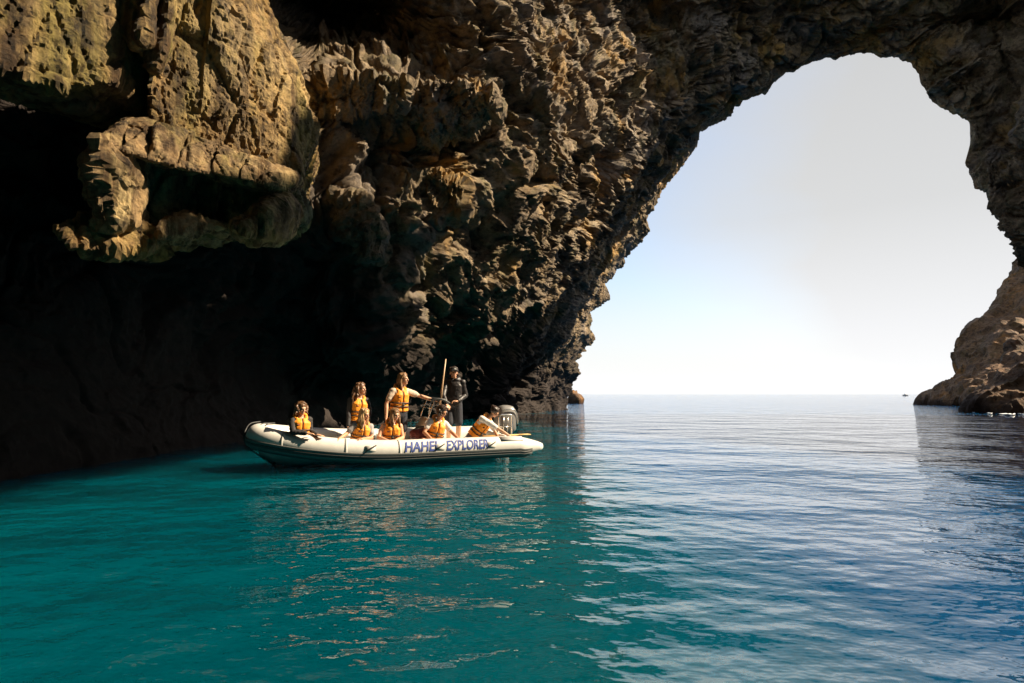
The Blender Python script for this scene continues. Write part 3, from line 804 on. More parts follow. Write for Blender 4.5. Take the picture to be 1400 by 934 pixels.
for x in (.15, 1.75):
    bm = bmesh.new(); c = tube_pt(x, -28, .0)
    nrm = Vector((0, math.sin(math.radians(28)), math.cos(math.radians(28))))
    add_loft(bm, [[c + nrm * h_ + Vector((r_ * math.cos(a), r_ * math.sin(a) * .9, -r_ * math.sin(a) * .45)) for a in np.linspace(0, 2 * math.pi, 14, endpoint=False)] for h_, r_ in ((-.01, .045), (.012, .045), (.016, .03))])
    finish('air_valve', bm, M_STRAKE2, boat)
# grey pad on the near stern tube
bm = bmesh.new()
add_loft(bm, [[tube_pt(x, q, .008) for q in (14, 26, 38, 50)] + [tube_pt(x, q, -.005) for q in (50, 38, 26, 14)] for x in (2.5, 2.8, 3.05)])
finish('chafe_pad', bm, M_PATCH, boat)
# name on the tube
def tube_text(body, x0, x1, a_top, a_bot):
    cu = bpy.data.curves.new('txt', 'FONT'); cu.body = body; cu.size = 1.0; cu.offset = 0.022; cu.resolution_u = 3
    o = bpy.data.objects.new('txt', cu); scene.collection.objects.link(o)
    dg = bpy.context.evaluated_depsgraph_get(); dg.update()
    me = bpy.data.meshes.new_from_object(o.evaluated_get(dg)); bpy.data.objects.remove(o)
    b2 = bmesh.new(); b2.from_mesh(me)
    bmesh.ops.triangulate(b2, faces=b2.faces)
    for _ in range(3): bmesh.ops.subdivide_edges(b2, edges=[e for e in b2.edges if e.calc_length() > .10], cuts=1, use_grid_fill=False); bmesh.ops.triangulate(b2, faces=b2.faces)
    xs = [v.co.x for v in b2.verts]; ys = [v.co.y for v in b2.verts]
    for v in b2.verts:
        u = (v.co.x - min(xs)) / (max(xs) - min(xs)); w = (v.co.y - min(ys)) / (max(ys) - min(ys))
        v.co = tube_pt(x0 + (x1 - x0) * u + 0.03 * w, a_bot + (a_top - a_bot) * w, .0075)
    me2 = bpy.data.meshes.new('name_lettering'); b2.to_mesh(me2); b2.free(); me2.materials.append(M_BLUE)
    link('name_lettering', me2, boat)
tube_text('HAHEI', .33, 1.0, 31, 86)
tube_text('EXPLORER', 1.22, 2.18, 31, 86)
# bow line
bm = bmesh.new()
add_pipe(bm, spline([(-2.28, .35, .52), (-2.48, .2, .50), (-2.575, .02, .38), (-2.60, -.02, .22), (-2.50, -.04, .05), (-2.30, -.06, -.12), (-2.12, -.08, -.24), (-2.02, -.1, -.31)], 5), .013)
finish('bow_line', bm, M_BLACK, boat)
bm = bmesh.new()
add_pipe(bm, spline([(-2.04, -.1, -.28), (-2.0, -.12, -.34), (-1.96, -.12, -.41)], 4), .016); add_pipe(bm, spline([(-2.04, -.1, -.28), (-2.06, -.1, -.35), (-2.08, -.1, -.39)], 4), .014)
add_ell(bm, (-2.03, -.1, -.29), (.035, .035, .035)); finish('line_knot', bm, M_BLACK, boat)
for dz in (0.0, .1):
    bm = bmesh.new()
    add_pipe(bm, spline([(-2.10 + dz, .45, .475), (-2.22 + dz, .25, .495), (-2.28 + dz, .05, .500), (-2.33 + dz, -.15, .485), (-2.42 + dz * .7, -.25, .43)], 6), .011)
    finish('bow_rope', bm, M_STRAKE, boat)
# console with screen rails
def L(px, py, yl):  # photograph point on a lateral plane, in boat coordinates
    return BM.inverted() @ BP(px, py, yl)
cb = L(586, 590, .25)
cx = cb.x
bm = bmesh.new()
rings = [[(cx - .20, .25 - w, z), (cx + .22, .25 - w, z), (cx + .22, .25 + w, z), (cx - .20 + s, .25 + w, z)] for z, w, s in ((-.1, .30, 0), (.30, .30, 0))]
add_loft(bm, [[(cx - .24, -.05, -.1), (cx + .2, -.05, -.1), (cx + .2, .55, -.1), (cx - .24, .55, -.1)],
              [(cx - .22, -.05, .34), (cx + .2, -.05, .34), (cx + .2, .55, .34), (cx - .22, .55, .34)],
              [(cx - .10, -.05, .56), (cx + .14, -.05, .50), (cx + .14, .55, .50), (cx - .10, .55, .56)]])
bmesh.ops.bevel(bm, geom=list(bm.edges), offset=.02, segments=2, affect='EDGES')
console = finish('console', bm, M_WHITE, boat)
bm = bmesh.new(); add_box(bm, (cx - .235, .25, .3), (.012, .5, .12), bev=.004); finish('console_panel', bm, M_COWL, console)
bm = bmesh.new()
for yy in (-.03, .53):
    add_pipe(bm, spline([(cx - .14, yy, .50), (cx - .05, yy, .78), (cx + .03, yy, .96)], 4), .016)
    add_pipe(bm, [(cx + .08, yy, .50), (cx + .10, yy, .94)], .013)
add_pipe(bm, [(cx - .05, -.03, .78), (cx - .05, .53, .78)], .013)
finish('screen_rail', bm, M_STEEL, console)
bm = bmesh.new()
add_pipe(bm, spline([(cx - .10, -.06, .93), (cx + .05, -.07, 1.0), (cx + .22, -.07, .98), (cx + .38, -.06, .90)], 5), .022)
add_pipe(bm, spline([(cx - .10, .56, .93), (cx + .05, .57, 1.0), (cx + .22, .57, .98), (cx + .38, .56, .90)], 5), .022)
add_box(bm, (cx + .12, .25, .985), (.36, .60, .03), bev=.01)
finish('screen_hood', bm, M_BLACK, console)
bm = bmesh.new()
ws = [(cx + .26 + .06 * math.cos(a), .25 + .16 * math.sin(a), .62 + .14 * math.cos(a)) for a in np.linspace(0, 2 * math.pi, 20, endpoint=False)]
add_pipe(bm, ws, .014, closed=True); add_pipe(bm, [(cx + .12, .25, .5), (cx + .26, .25, .62)], .02)
finish('steering_wheel', bm, M_BLACK, console)
a0, a1 = L(602, 549, -.02), L(609.5, 491, -.02)
bm = bmesh.new(); add_pipe(bm, [a0 - Vector((0, 0, .1)), a0.lerp(a1, .5), a1], [.022, .018, .014]); finish('aerial', bm, M_AERIAL, console)
# outboard motor
mt = L(693, 590, .05); mx = 3.17
bm = bmesh.new(); rings = []
for z, fx, bx_, w in ((.18, -.20, .20, .15), (.26, -.26, .27, .20), (.42, -.26, .27, .205), (.60, -.25, .27, .205), (.73, -.21, .24, .185), (.81, -.14, .18, .14), (.835, -.06, .1, .07)):
    ring = []
    for k in range(20):
        a = 2 * math.pi * k / 20; c, s = math.cos(a), math.sin(a)
        ex = abs(c) ** .6 * (1 if c > 0 else -1); ey = abs(s) ** .6 * (1 if s > 0 else -1)
        ring.append((mx + (fx + bx_) / 2 + ex * (bx_ - fx) / 2, .05 + ey * w, z))
    rings.append(ring)
add_loft(bm, rings); motor = finish('outboard_motor', bm, M_COWL, boat)
bm = bmesh.new()
rings = []
for z, rx, ry in ((.18, .14, .09), (-.1, .11, .07), (-.4, .10, .05), (-.75, .09, .035)):
    rings.append([(mx + .03 + rx * math.cos(2 * math.pi * k / 12), .05 + ry * math.sin(2 * math.pi * k / 12), z) for k in range(12)])
add_loft(bm, rings); add_cap(bm, (mx - .18, .05, -.62), (mx + .2, .05, -.62), .05, .05); finish('motor_leg', bm, M_COWL, motor)
bm = bmesh.new()
for yy in (-.185,):
    add_pipe(bm, spline([(mx - .13, yy + .02, .74), (mx + .08, yy + .01, .76), (mx + .23, yy + .04, .64), (mx + .275, yy + .07, .38)], 6), .012)
finish('cowl_trim', bm, M_STEEL, motor)
def rrect(x0, x1, z0, z1, y, rad=.06):
    out = []
    for cx_, cz_, a0_ in ((x1 - rad, z1 - rad, 0), (x0 + rad, z1 - rad, 90), (x0 + rad, z0 + rad, 180), (x1 - rad, z0 + rad, 270)):
        for q in (0, 30, 60, 90):
            a = math.radians(a0_ + q); out.append((cx_ + rad * math.cos(a), y, cz_ + rad * math.sin(a)))
    return out
bm = bmesh.new()
add_pipe(bm, rrect(2.84, 3.18, .14, .64, -.32), .022, closed=True)
finish('motor_guard', bm, M_STEEL, boat)
bm = bmesh.new(); add_pipe(bm, [(2.86, -.32, .36), (3.17, -.32, .36)], .014)
for x in (2.96, 3.07): add_pipe(bm, [(x, -.32, .15), (x, -.32, .59)], .010)
finish('guard_bar', bm, M_STEEL, boat)
# varnished plank across the stern
p0, p1 = BP(640, 598, -.55), BP(722, 594, -.55)
pad = empty('paddle', p0); bm = bmesh.new()
d = p1 - p0
add_pipe(bm, [Vector((0, 0, 0)), d * .5, d], .020); finish('shaft', bm, M_WOOD, pad)
bm = bmesh.new(); Mx = Matrix((d.normalized(), Vector((-d.y, d.x, 0)).normalized(), Vector((0, 0, 1)))).transposed()
add_box(bm, d * .93, (.30, .15, .022), Mx, bev=.008); finish('blade', bm, M_WOOD, pad)
bm = bmesh.new(); add_cap(bm, Vector((0, 0, 0)) - Vector((-d.y, d.x, 0)).normalized() * .06, Vector((-d.y, d.x, 0)).normalized() * .06, .018, .018); finish('grip', bm, M_BLACK, pad)
tag(pad, 'yellow wooden paddle lying across the stern beside the outboard motor', 'paddle')
# dark bag beside the console
bag = empty('bag', BP(574, 594, -.45))
M_RED = simple('bag_red', (0.10, 0.018, 0.02), 0.7, noise=0.3); M_FAB = simple('strap_black', (0.015, 0.015, 0.016), 0.7)
bm = bmesh.new(); add_ell(bm, (0, 0, 0), (.20, .15, .12)); add_ell(bm, (.1, .02, .04), (.14, .13, .10)); add_ell(bm, (-.1, 0, .01), (.14, .13, .10))
me = remeshed(bm, .015, 3, 'bag_body'); displace_mesh(me, lambda co, no: co + no * (fbm(co * 9, 3) * .02)[:, None]); me.materials.clear(); me.materials.append(M_RED); link('bag_body', me, bag)
bm = bmesh.new(); add_pipe(bm, spline([(-.15, -.05, .09), (-.05, -.10, .15), (.1, -.10, .17), (.18, -.04, .12)], 5), .014); finish('strap', bm, M_FAB, bag)
tag(bag, 'crumpled dark red bag on the deck in front of the console', 'bag')

# ------------------------------------------------------------------ people
def skin_mat(name, col):
    m = simple(name, col, 0.5, noise=0.08, scale=14)
    b = [n for n in m.node_tree.nodes if n.type == 'BSDF_PRINCIPLED'][0]
    b.inputs['Subsurface Weight'].default_value = 0.15; b.inputs['Subsurface Radius'].default_value = (0.02, 0.008, 0.004); b.inputs['Subsurface Scale'].default_value = 0.5
    return m
M_SKIN = skin_mat('skin', (0.60, 0.33, 0.20)); M_SKIN2 = skin_mat('skin_tan', (0.50, 0.25, 0.14))
M_VEST = simple('vest_yellow', (0.90, 0.30, 0.005), 0.6, noise=0.10, scale=9, bump=0.25, sheen=0.2)
M_BELT = simple('belt_black', (0.03, 0.025, 0.02), 0.6)
M_LIP = simple('lip', (0.35, 0.10, 0.08), 0.5); M_EYE = simple('eye_dark', (0.02, 0.015, 0.012), 0.25)
def hair_mat(name, col):
    m, nt, b = mat_new(name); n, l = nt.nodes, nt.links
    tc = n.new('ShaderNodeTexCoord'); mp = n.new('ShaderNodeMapping'); mp.inputs['Scale'].default_value = (55, 55, 7)
    no = n.new('ShaderNodeTexNoise'); no.inputs['Scale'].default_value = 1.0; no.inputs['Detail'].default_value = 3
    l.new(tc.outputs['Object'], mp.inputs[0]); l.new(mp.outputs[0], no.inputs['Vector'])
    r = n.new('ShaderNodeValToRGB'); r.color_ramp.elements[0].position = .35; r.color_ramp.elements[0].color = (*[c * .45 for c in col], 1)
    r.color_ramp.elements[1].position = .65; r.color_ramp.elements[1].color = (*[min(1, c * 1.5) for c in col], 1)
    l.new(no.outputs[0], r.inputs[0]); l.new(r.outputs[0], b.inputs['Base Color']); b.inputs['Roughness'].default_value = .38
    bp = n.new('ShaderNodeBump'); bp.inputs['Strength'].default_value = .8; bp.inputs['Distance'].default_value = .008
    l.new(no.outputs[0], bp.inputs['Height']); l.new(bp.outputs[0], b.inputs['Normal'])
    return m
M_HAIR_BROWN = hair_mat('hair_brown', (0.13, 0.065, 0.03)); M_HAIR_DARK = hair_mat('hair_dark', (0.045, 0.025, 0.015)); M_HAIR_BLOND = hair_mat('hair_blond', (0.42, 0.26, 0.12))
M_HAIR_FAIR = hair_mat('hair_fair', (0.22, 0.12, 0.055))
M_CL_BLACK = simple('cloth_black', (0.028, 0.024, 0.024), 0.75, noise=.25, scale=8, bump=.4); M_CL_WHITE = simple('cloth_white', (0.68, 0.64, 0.60), 0.8, noise=.12, scale=8, bump=.4)
M_CL_GREY = simple('cloth_grey', (0.30, 0.28, 0.27), 0.8, noise=.3, scale=10, bump=.4); M_CL_BEIGE = simple('cloth_beige', (0.58, 0.47, 0.36), 0.8, noise=.12, scale=8, bump=.4)
M_SHORTS = simple('shorts_navy', (0.018, 0.020, 0.030), 0.8, noise=.2, bump=.4)
M_JACKET = simple('jacket_dark', (0.020, 0.016, 0.016), 0.5, noise=.25, scale=7, bump=.5)

def frame(up, fwd):
    """columns: side (person's left->right as seen from behind: +x right), forward, up"""
    up = Vector(up).normalized(); fwd = Vector(fwd); fwd = (fwd - up * fwd.dot(up)).normalized()
    side = fwd.cross(up).normalized()
    return Matrix((side, fwd, up)).transposed()
def body_mesh(name, bm, voxel, it, mat, parent, fac=.5):
    me = remeshed(bm, voxel, it, name, fac); me.materials.clear(); me.materials.append(mat)
    me.polygons.foreach_set('use_smooth', np.ones(len(me.polygons), bool))
    return link(name, me, parent)
def torso_rings(hip, neck, F0, F1, spec, n=18, sq=.8):
    out = []
    for t, rx, ry, fo in spec:
        c = hip.lerp(neck, t); M = F0.lerp(F1, max(0, min(1, t))) if False else F1
        ring = []
        for k in range(n):
            a = 2 * math.pi * k / n; c_, s_ = math.cos(a), math.sin(a)
            ex = abs(c_) ** sq * (1 if c_ > 0 else -1); ey = abs(s_) ** sq * (1 if s_ > 0 else -1)
            ring.append(c + M @ Vector((ex * rx, ey * ry + fo, 0)))
        out.append(ring)
    return out
def hand(bm, wrist, direc, palm_n, s=1.0, curl=.5, seed=0):
    """palm, four unequal bent fingers and a thumb leaving the side of the palm"""
    d = Vector(direc).normalized(); nrm = Vector(palm_n); nrm = (nrm - d * nrm.dot(d)).normalized(); sd = d.cross(nrm)
    pc = wrist + d * .045 * s
    add_ell(bm, pc, (.040 * s, .055 * s, .016 * s), Matrix((sd, d, nrm)).transposed(), 10, 7)
    rr = random.Random(seed)
    for i, ln in enumerate((.066, .076, .071, .056)):
        off = (-.030 + .020 * i) * s; k0 = wrist + d * .088 * s + sd * off
        c = curl * (.7 + .5 * rr.random()); spread = sd * ((i - 1.5) * .10)
        k1 = k0 + (d * math.cos(c * .5) + nrm * -math.sin(c * .5) + spread).normalized() * ln * .5 * s
        k2 = k1 + (d * math.cos(c * 1.3) + nrm * -math.sin(c * 1.3) + spread).normalized() * ln * .5 * s
        add_chain(bm, [k0, k1, k2], [.0100 * s, .0092 * s, .0080 * s], 8)
    t0 = wrist + d * .022 * s - sd * .030 * s; t1 = t0 + (d * .55 - sd * .75 - nrm * .2).normalized() * .042 * s; t2 = t1 + (d * .95 - sd * .2 - nrm * .3).normalized() * .032 * s
    add_chain(bm, [t0, t1, t2], [.0130 * s, .0110 * s, .0095 * s], 8)
def person(label, hip, neck, head, face, fwd, arms, legs, skin=None, shirt=None, sleeve=1.0, vest=True, hair=None, hair_kind='long',
           shorts=None, cap=False, scale=1.0, seed=0, group='people aboard the inflatable boat', collar=True, open_front=False):
    """hip, neck (base), head (centre) and limb joints are world points; fwd = where the chest points"""
    skin = skin or M_SKIN; s = scale; rnd = random.Random(seed)
    root = empty('person', (hip.x, hip.y, hip.z)); tag(root, label, 'person', group)
    I = -Vector(hip)
    up = (neck - hip).normalized(); F = frame(up, fwd); side = F.col[0].copy(); fw = F.col[1].copy()
    sh_c = neck - up * .045 * s
    sh = {-1: sh_c - side * .165 * s, 1: sh_c + side * .165 * s}
    sh_local = {}
    hp = {-1: hip - side * .085 * s, 1: hip + side * .085 * s}
    bm = bmesh.new()
    T = (hip - Vector(hip)) 
    def A(p): return Vector(p) + I
    spec = [(-.14, .10, .08, 0), (-.05, .150, .105, 0), (.10, .160, .110, 0), (.32, .130, .092, .004), (.52, .140, .098, .008), (.74, .160, .108, .010), (.88, .150, .092, .004), (.97, .085, .065, 0), (1.03, .05, .05, 0)]
    rg = torso_rings(A(hip), A(neck), F, F, [(t, rx * s, ry * s, fo * s) for t, rx, ry, fo in spec])
    add_loft(bm, rg)
    # head with face
    hz = (head - neck); H = frame((0, 0, 1) if abs(Vector(face).z) < .8 else up, face); hu = H.col[2].copy()
    tilt = Vector(face).normalized(); H = Matrix((tilt.cross(Vector((0, 0, 1))).normalized(), tilt, Vector((0, 0, 0)))).transposed()
    hs_ = tilt.cross(Vector((0, 0, 1))).normalized(); hu = hs_.cross(tilt).normalized(); H = Matrix((hs_, tilt, hu)).transposed()
    hc = A(head)
    add_cap(bm, A(neck) - up * .02, hc - hu * .05 * s - tilt * .015 * s, .056 * s, .050 * s)
    def hp_(x, y, z): return hc + H @ Vector((x * s, y * s, z * s))
    add_ell(bm, hp_(0, -.012, .028), (.076 * s, .094 * s, .088 * s), H)            # skull
    add_ell(bm, hp_(0, .022, -.030), (.060 * s, .066 * s, .078 * s), H)            # face
    add_ell(bm, hp_(0, .062, -.086), (.027 * s, .024 * s, .024 * s), H)            # chin
    add_ell(bm, hp_(0, .074, .022), (.048 * s, .018 * s, .015 * s), H)             # brow
    for q in (-1, 1): add_ell(bm, hp_(q * .036, .066, -.022), (.022 * s, .018 * s, .018 * s), H)
    add_cap(bm, hp_(0, .086, .012), hp_(0, .106, -.026), .0095 * s, .0135 * s, 8)       # nose
    add_cap(bm, hp_(-.016, .082, -.058), hp_(.016, .082, -.058), .009 * s, .009 * s, 8)  # lips
    for q in (-1, 1): add_ell(bm, hp_(q * .078, -.008, -.012), (.010 * s, .022 * s, .032 * s), H)   # ears
    # arms: (side, elbow, wrist, hand direction, palm normal, curl)
    for q, el_, wr, hd, pn, cu in arms:
        a, e_, w = A(sh[q]), A(el_), A(wr)
        add_chain(bm, [a, a.lerp(e_, .45), e_, e_.lerp(w, .35), w], [.056 * s, .047 * s, .038 * s, .039 * s, .026 * s])
        add_cap(bm, A(sh_c) + side * q * .06 * s, a, .06 * s, .056 * s)
        hand(bm, w, hd, pn, s, cu, seed + q)
    for q, kn, an, toe in legs:
        a, k, n_ = A(hp[q]), A(kn), A(an)
        add_chain(bm, [a, a.lerp(k, .4), k, k.lerp(n_, .3), n_], [.090 * s, .078 * s, .054 * s, .054 * s, .036 * s])
        td = Vector(toe).normalized(); add_chain(bm, [n_ - td * .03 + Vector((0, 0, -.02)), n_ + td * .07 + Vector((0, 0, -.045)), n_ + td * .16 + Vector((0, 0, -.055))], [.036, .034, .024])
    body_mesh('body', bm, .0085, 2, skin, root)
    # face marks
    for q in (-1, 1):
        bm = bmesh.new(); add_ell(bm, hp_(q * .032, .0835, .000), (.013 * s, .006 * s, .0065 * s), H, 8, 5); finish('eye', bm, M_EYE, root)
    bm = bmesh.new(); add_ell(bm, hp_(0, .0900, -.058), (.021 * s, .005 * s, .0065 * s), H, 8, 5); finish('mouth', bm, M_LIP, root)
    # shirt
    if shirt:
        bm = bmesh.new()
        add_loft(bm, torso_rings(A(hip), A(neck), F, F, [(t, (rx + .014) * s, (ry + .014) * s, fo * s) for t, rx, ry, fo in spec[(1 if shorts is None else 2):8]]))
        for q, el_, wr, *_r in arms:
            a, e_, w = A(sh[q]), A(el_), A(wr)
            add_cap(bm, A(sh_c) + side * q * .06 * s, a, .070 * s, .070 * s)
            if sleeve >= 2: add_chain(bm, [a, e_, w.lerp(e_, .06)], [.070 * s, .053 * s, .040 * s])
            elif sleeve > 0: add_chain(bm, [a, a.lerp(e_, .62 * sleeve)], [.070 * s, .063 * s])
        if not vest:   # hood lying on the shoulders, stand-up collar
            cc = A(neck) + up * .03 * s
            add_chain(bm, [cc + side * (.095 * s * math.sin(a)) - fw * (.075 * s * math.cos(a)) + up * (.03 * math.cos(a)) for a in np.linspace(-2.7, 2.7, 15)], [.040 * s] * 15, 10)
            add_ell(bm, cc - fw * .10 * s - up * .02, (.11 * s, .07 * s, .07 * s), F)
            for q_ in (-1, 1): add_ell(bm, A(sh[q_]), (.085 * s, .075 * s, .075 * s), F)
            add_loft(bm, torso_rings(A(hip), A(neck), F, F, [(t, rx * s, ry * s, 0) for t, rx, ry in ((-.08, .165, .13), (.15, .178, .14), (.4, .168, .135), (.75, .185, .135), (.93, .15, .11))]))
        o = remeshed(bm, .011, 2, 'shirt', .5); displace_mesh(o, lambda co, no: co + no * (fbm(co * 11 + seed, 3) * .007)[:, None])
        o.materials.clear(); o.materials.append(shirt); link('shirt', o, root)
    if shorts:
        bm = bmesh.new()
        add_loft(bm, torso_rings(A(hip), A(neck), F, F, [(t, (rx + .016) * s, (ry + .018) * s, fo * s) for t, rx, ry, fo in spec[0:4]]))
        for q, kn, an, toe in legs:
            a, k = A(hp[q]), A(kn); add_chain(bm, [a, a.lerp(k, .45), a.lerp(k, .82)], [.102 * s, .098 * s, .092 * s])
        body_mesh('shorts', bm, .012, 2, shorts, root)
    if vest:
        bm = bmesh.new()
        vs = [(.14, .176, .138, .0), (.17, .186, .150, .0), (.38, .172, .142, .004), (.44, .168, .136, .004), (.50, .176, .150, .006), (.78, .172, .152, .010), (.90, .130, .125, .004), (.97, .098, .10, 0), (.985, .085, .08, 0)]
        add_loft(bm, torso_rings(A(hip), A(neck), F, F, [(t, rx * s, ry * s, fo * s) for t, rx, ry, fo in vs], sq=.72))
        if collar:   # high padded collar behind the head and down both sides of the neck
            cc = A(neck) + up * .045 * s
            ring = [cc + side * (.105 * s * math.sin(a)) - fw * (.100 * s * math.cos(a)) + up * (.035 * math.cos(a) - .035 * (1 - math.cos(a)) * .9) * s for a in np.linspace(-2.3, 2.3, 13)]
            add_chain(bm, ring, [.030 * s] + [.038 * s] * 11 + [.030 * s], 10)
        me = remeshed(bm, .010, 2, 'life_jacket', .5)
        def vf(co, no):
            # flat zip channel down the front and soft quilting
            M = np.array(F); q = (co) @ M                                   # side, fwd, up components
            zz = q[:, 2]; x = q[:, 0]; y = q[:, 1]
            frontm = (y > .06 * s)
            dip = -np.exp(-(x / (.014 * s)) ** 2) * .028 * frontm
            return co + no * (dip + fbm(co * 8 + seed, 3) * .010)[:, None]
        displace_mesh(me, vf); me.materials.clear(); me.materials.append(M_VEST); vo = link('life_jacket', me, root)
        for t in (.33, .47):
            bm = bmesh.new()
            r0 = torso_rings(A(hip), A(neck), F, F, [(t - .022, .181 * s, .153 * s, .004 * s), (t - .022, .188 * s, .160 * s, .004 * s), (t + .022, .188 * s, .160 * s, .004 * s), (t + .022, .181 * s, .153 * s, .004 * s)], n=26, sq=.72)
            add_loft(bm, r0, caps=False)
            finish('belt', bm, M_BELT, vo)
        zp = [A(hip).lerp(A(neck), t) + fw * (y_ * s) for t, y_ in ((.16, .136), (.3, .133), (.45, .126), (.6, .137), (.8, .137), (.92, .105))]
        bm = bmesh.new(); add_pipe(bm, zp, .010 * s, 6); finish('zip', bm, M_BELT, vo)
        bm = bmesh.new(); add_box(bm, A(hip).lerp(A(neck), .40) + fw * .168 * s, (.055, .018, .045), F, bev=.005); finish('buckle', bm, M_BELT, vo)
        bm = bmesh.new(); add_box(bm, A(hip).lerp(A(neck), .70) + fw * .150 * s + side * .085 * s, (.055, .012, .028), F, bev=.004); finish('badge', bm, M_RED, vo)
    # hair
    if hair:
        bm = bmesh.new()
        if not cap: add_ell(bm, hp_(0, -.026, .042), (.098 * s, .106 * s, .098 * s), H)
        else: add_ell(bm, hp_(0, -.035, .015), (.086 * s, .085 * s, .075 * s), H)
        nlk = {'long': 46, 'curly': 56, 'short': 34, 'bun': 22, 'crop': 10, 'front': 46}[hair_kind]
        down = Vector((0, 0, -1))
        for i in range(nlk):
            az_ = rnd.uniform(-1.75, 1.75)        # angle round the head measured from the back
            if hair_kind in ('front',) and rnd.random() < .5: az_ = rnd.choice((-1, 1)) * rnd.uniform(1.3, 1.85)
            zc = rnd.uniform(.0, .10)
            st0 = hp_(.070 * math.sin(az_), -.020 - .080 * math.cos(az_), zc)
            outd = (H @ Vector((math.sin(az_), -math.cos(az_), 0))).normalized()
            L_ = {'long': .34, 'curly': .30, 'short': .13, 'bun': .05, 'crop': .03, 'front': .36}[hair_kind] * rnd.uniform(.75, 1.15) * s
            wav_ = {'curly': .030, 'short': .022}.get(hair_kind, .010)
            pts = [st0]; p = st0.copy(); stp = 6
            for k in range(stp):
                fr = (k + 1) / stp
                spread = outd * ({'curly': .024, 'short': .016}.get(hair_kind, .008) if fr < .5 else -.004)
                fwdp = (fw * .012 if hair_kind in ('front', 'long') and abs(az_) > 1.2 and fr > .45 else Vector())
                p = p + down * (L_ / stp) + spread + fwdp + Vector((rnd.uniform(-wav_, wav_), rnd.uniform(-wav_, wav_), rnd.uniform(-wav_, wav_) * .5))
                pts.append(p.copy())
            r0 = .025 * s if hair_kind != 'curly' else .029 * s
            add_chain(bm, pts, [r0 * (1 - .60 * (k / stp) ** 1.3) for k in range(stp + 1)], 7)
        # fringe lines over the forehead
        for q in (-1, 1):
            for k in range(3):
                add_chain(bm, [hp_(0.004 * q, .042 - .02 * k, .126), hp_(q * .056, .046 - .03 * k, .092), hp_(q * .086, .012 - .02 * k, .03)], [.014 * s, .015 * s, .013 * s], 7)
        if hair_kind == 'bun':
            add_ell(bm, hp_(0, -.125, .075), (.042 * s, .042 * s, .040 * s), H)
        body_mesh('hair', bm, .009, 1, hair, root, .4)
    if cap:
        bm = bmesh.new()
        add_ell(bm, hp_(0, -.008, .055), (.088 * s, .104 * s, .078 * s), H)
        rings = []
        add_loft(bm, [[hp_(x, .07 + y0, z0 + zz_) for x, zz_ in ((-.075, -.008), (-.03, 0), (.03, 0), (.075, -.008), (.075, -.018), (.03, -.012), (-.03, -.012), (-.075, -.018))] for y0, z0 in ((.0, .060), (.035, .060), (.065, .054))])
        o = body_mesh('cap', bm, .008, 1, M_CL_BLACK, root)
        bm = bmesh.new(); add_ell(bm, hp_(0, .094, .072), (.028 * s, .006 * s, .016 * s), H, 10, 5); finish('cap_badge', bm, M_PATCH, o)
    return root
def V3(x, y, z=0): return Vector((x, y, z))
TUBE_UP = V3(0, 0, 1)
# 1 woman at the bow
person('woman with short curly hair and black sleeves alone at the bow', BP(409, 601, -.60), BP(411, 571, -.62), BP(412.5, 558.5, -.66), V3(.72, -.62, -.22), V3(.62, -.78), [
    (-1, BP(424, 590, -.58), BP(433, 594.5, -.86), V3(.9, -.25, -.1), V3(0, 0, 1), .3), (1, BP(401, 591, -.80), BP(419, 592.5, -.93), V3(1, .1, -.05), V3(0, 0, 1), .4)],
    [(-1, BP(420, 603, -.75), BP(412, 612, -.30), V3(-.4, .8)), (1, BP(410, 606, -.85), BP(402, 612, -.35), V3(-.4, .8))],
    shirt=M_CL_BLACK, sleeve=2, hair=M_HAIR_BROWN, hair_kind='short', seed=1, scale=1.04)
# 2 woman standing behind, left
person('woman with long curly brown hair standing in black long sleeves', BP(488, 580, .35), BP(491, 544.5, .35), BP(493.5, 531.5, .33), V3(.93, -.33, .0), V3(.62, -.75), [
    (1, BP(477, 563, .28), BP(476, 583, .15), V3(.1, -.1, -1), V3(1, 0, 0), .5), (-1, BP(505, 562, .42), BP(503, 578, .30), V3(.2, -.5, -.8), V3(0, 1, 0), .5)],
    [(1, BP(486, 597, .26), BP(484, 611, .40), V3(.7, -.6)), (-1, BP(493, 597, .40), BP(493, 611, .50), V3(.7, -.6))],
    shirt=M_CL_BLACK, sleeve=2, hair=M_HAIR_BROWN, hair_kind='curly', shorts=M_SHORTS, seed=2, scale=1.08)
# 3 girl at the tube, blond
person('fair haired girl resting one hand on the tube, left of two at the rail', BP(491, 606, -.58), BP(496, 579.5, -.66), BP(498.5, 567, -.71), V3(.86, -.46, -.15), V3(.55, -.82), [
    (1, BP(474, 593, -.70), BP(463, 600.5, -.92), V3(-.6, -.5, -.35), V3(0, 0, 1), .2), (-1, BP(508, 599, -.72), BP(494, 600.5, -.96), V3(-1, -.2, -.05), V3(0, 0, 1), .6)],
    [(1, BP(488, 612, -.78), BP(486, 616, -.32), V3(-.4, .8)), (-1, BP(500, 612, -.72), BP(498, 616, -.30), V3(-.4, .8))],
    shirt=M_CL_GREY, sleeve=.9, hair=M_HAIR_BLOND, hair_kind='front', seed=3, scale=1.03, skin=M_SKIN2)
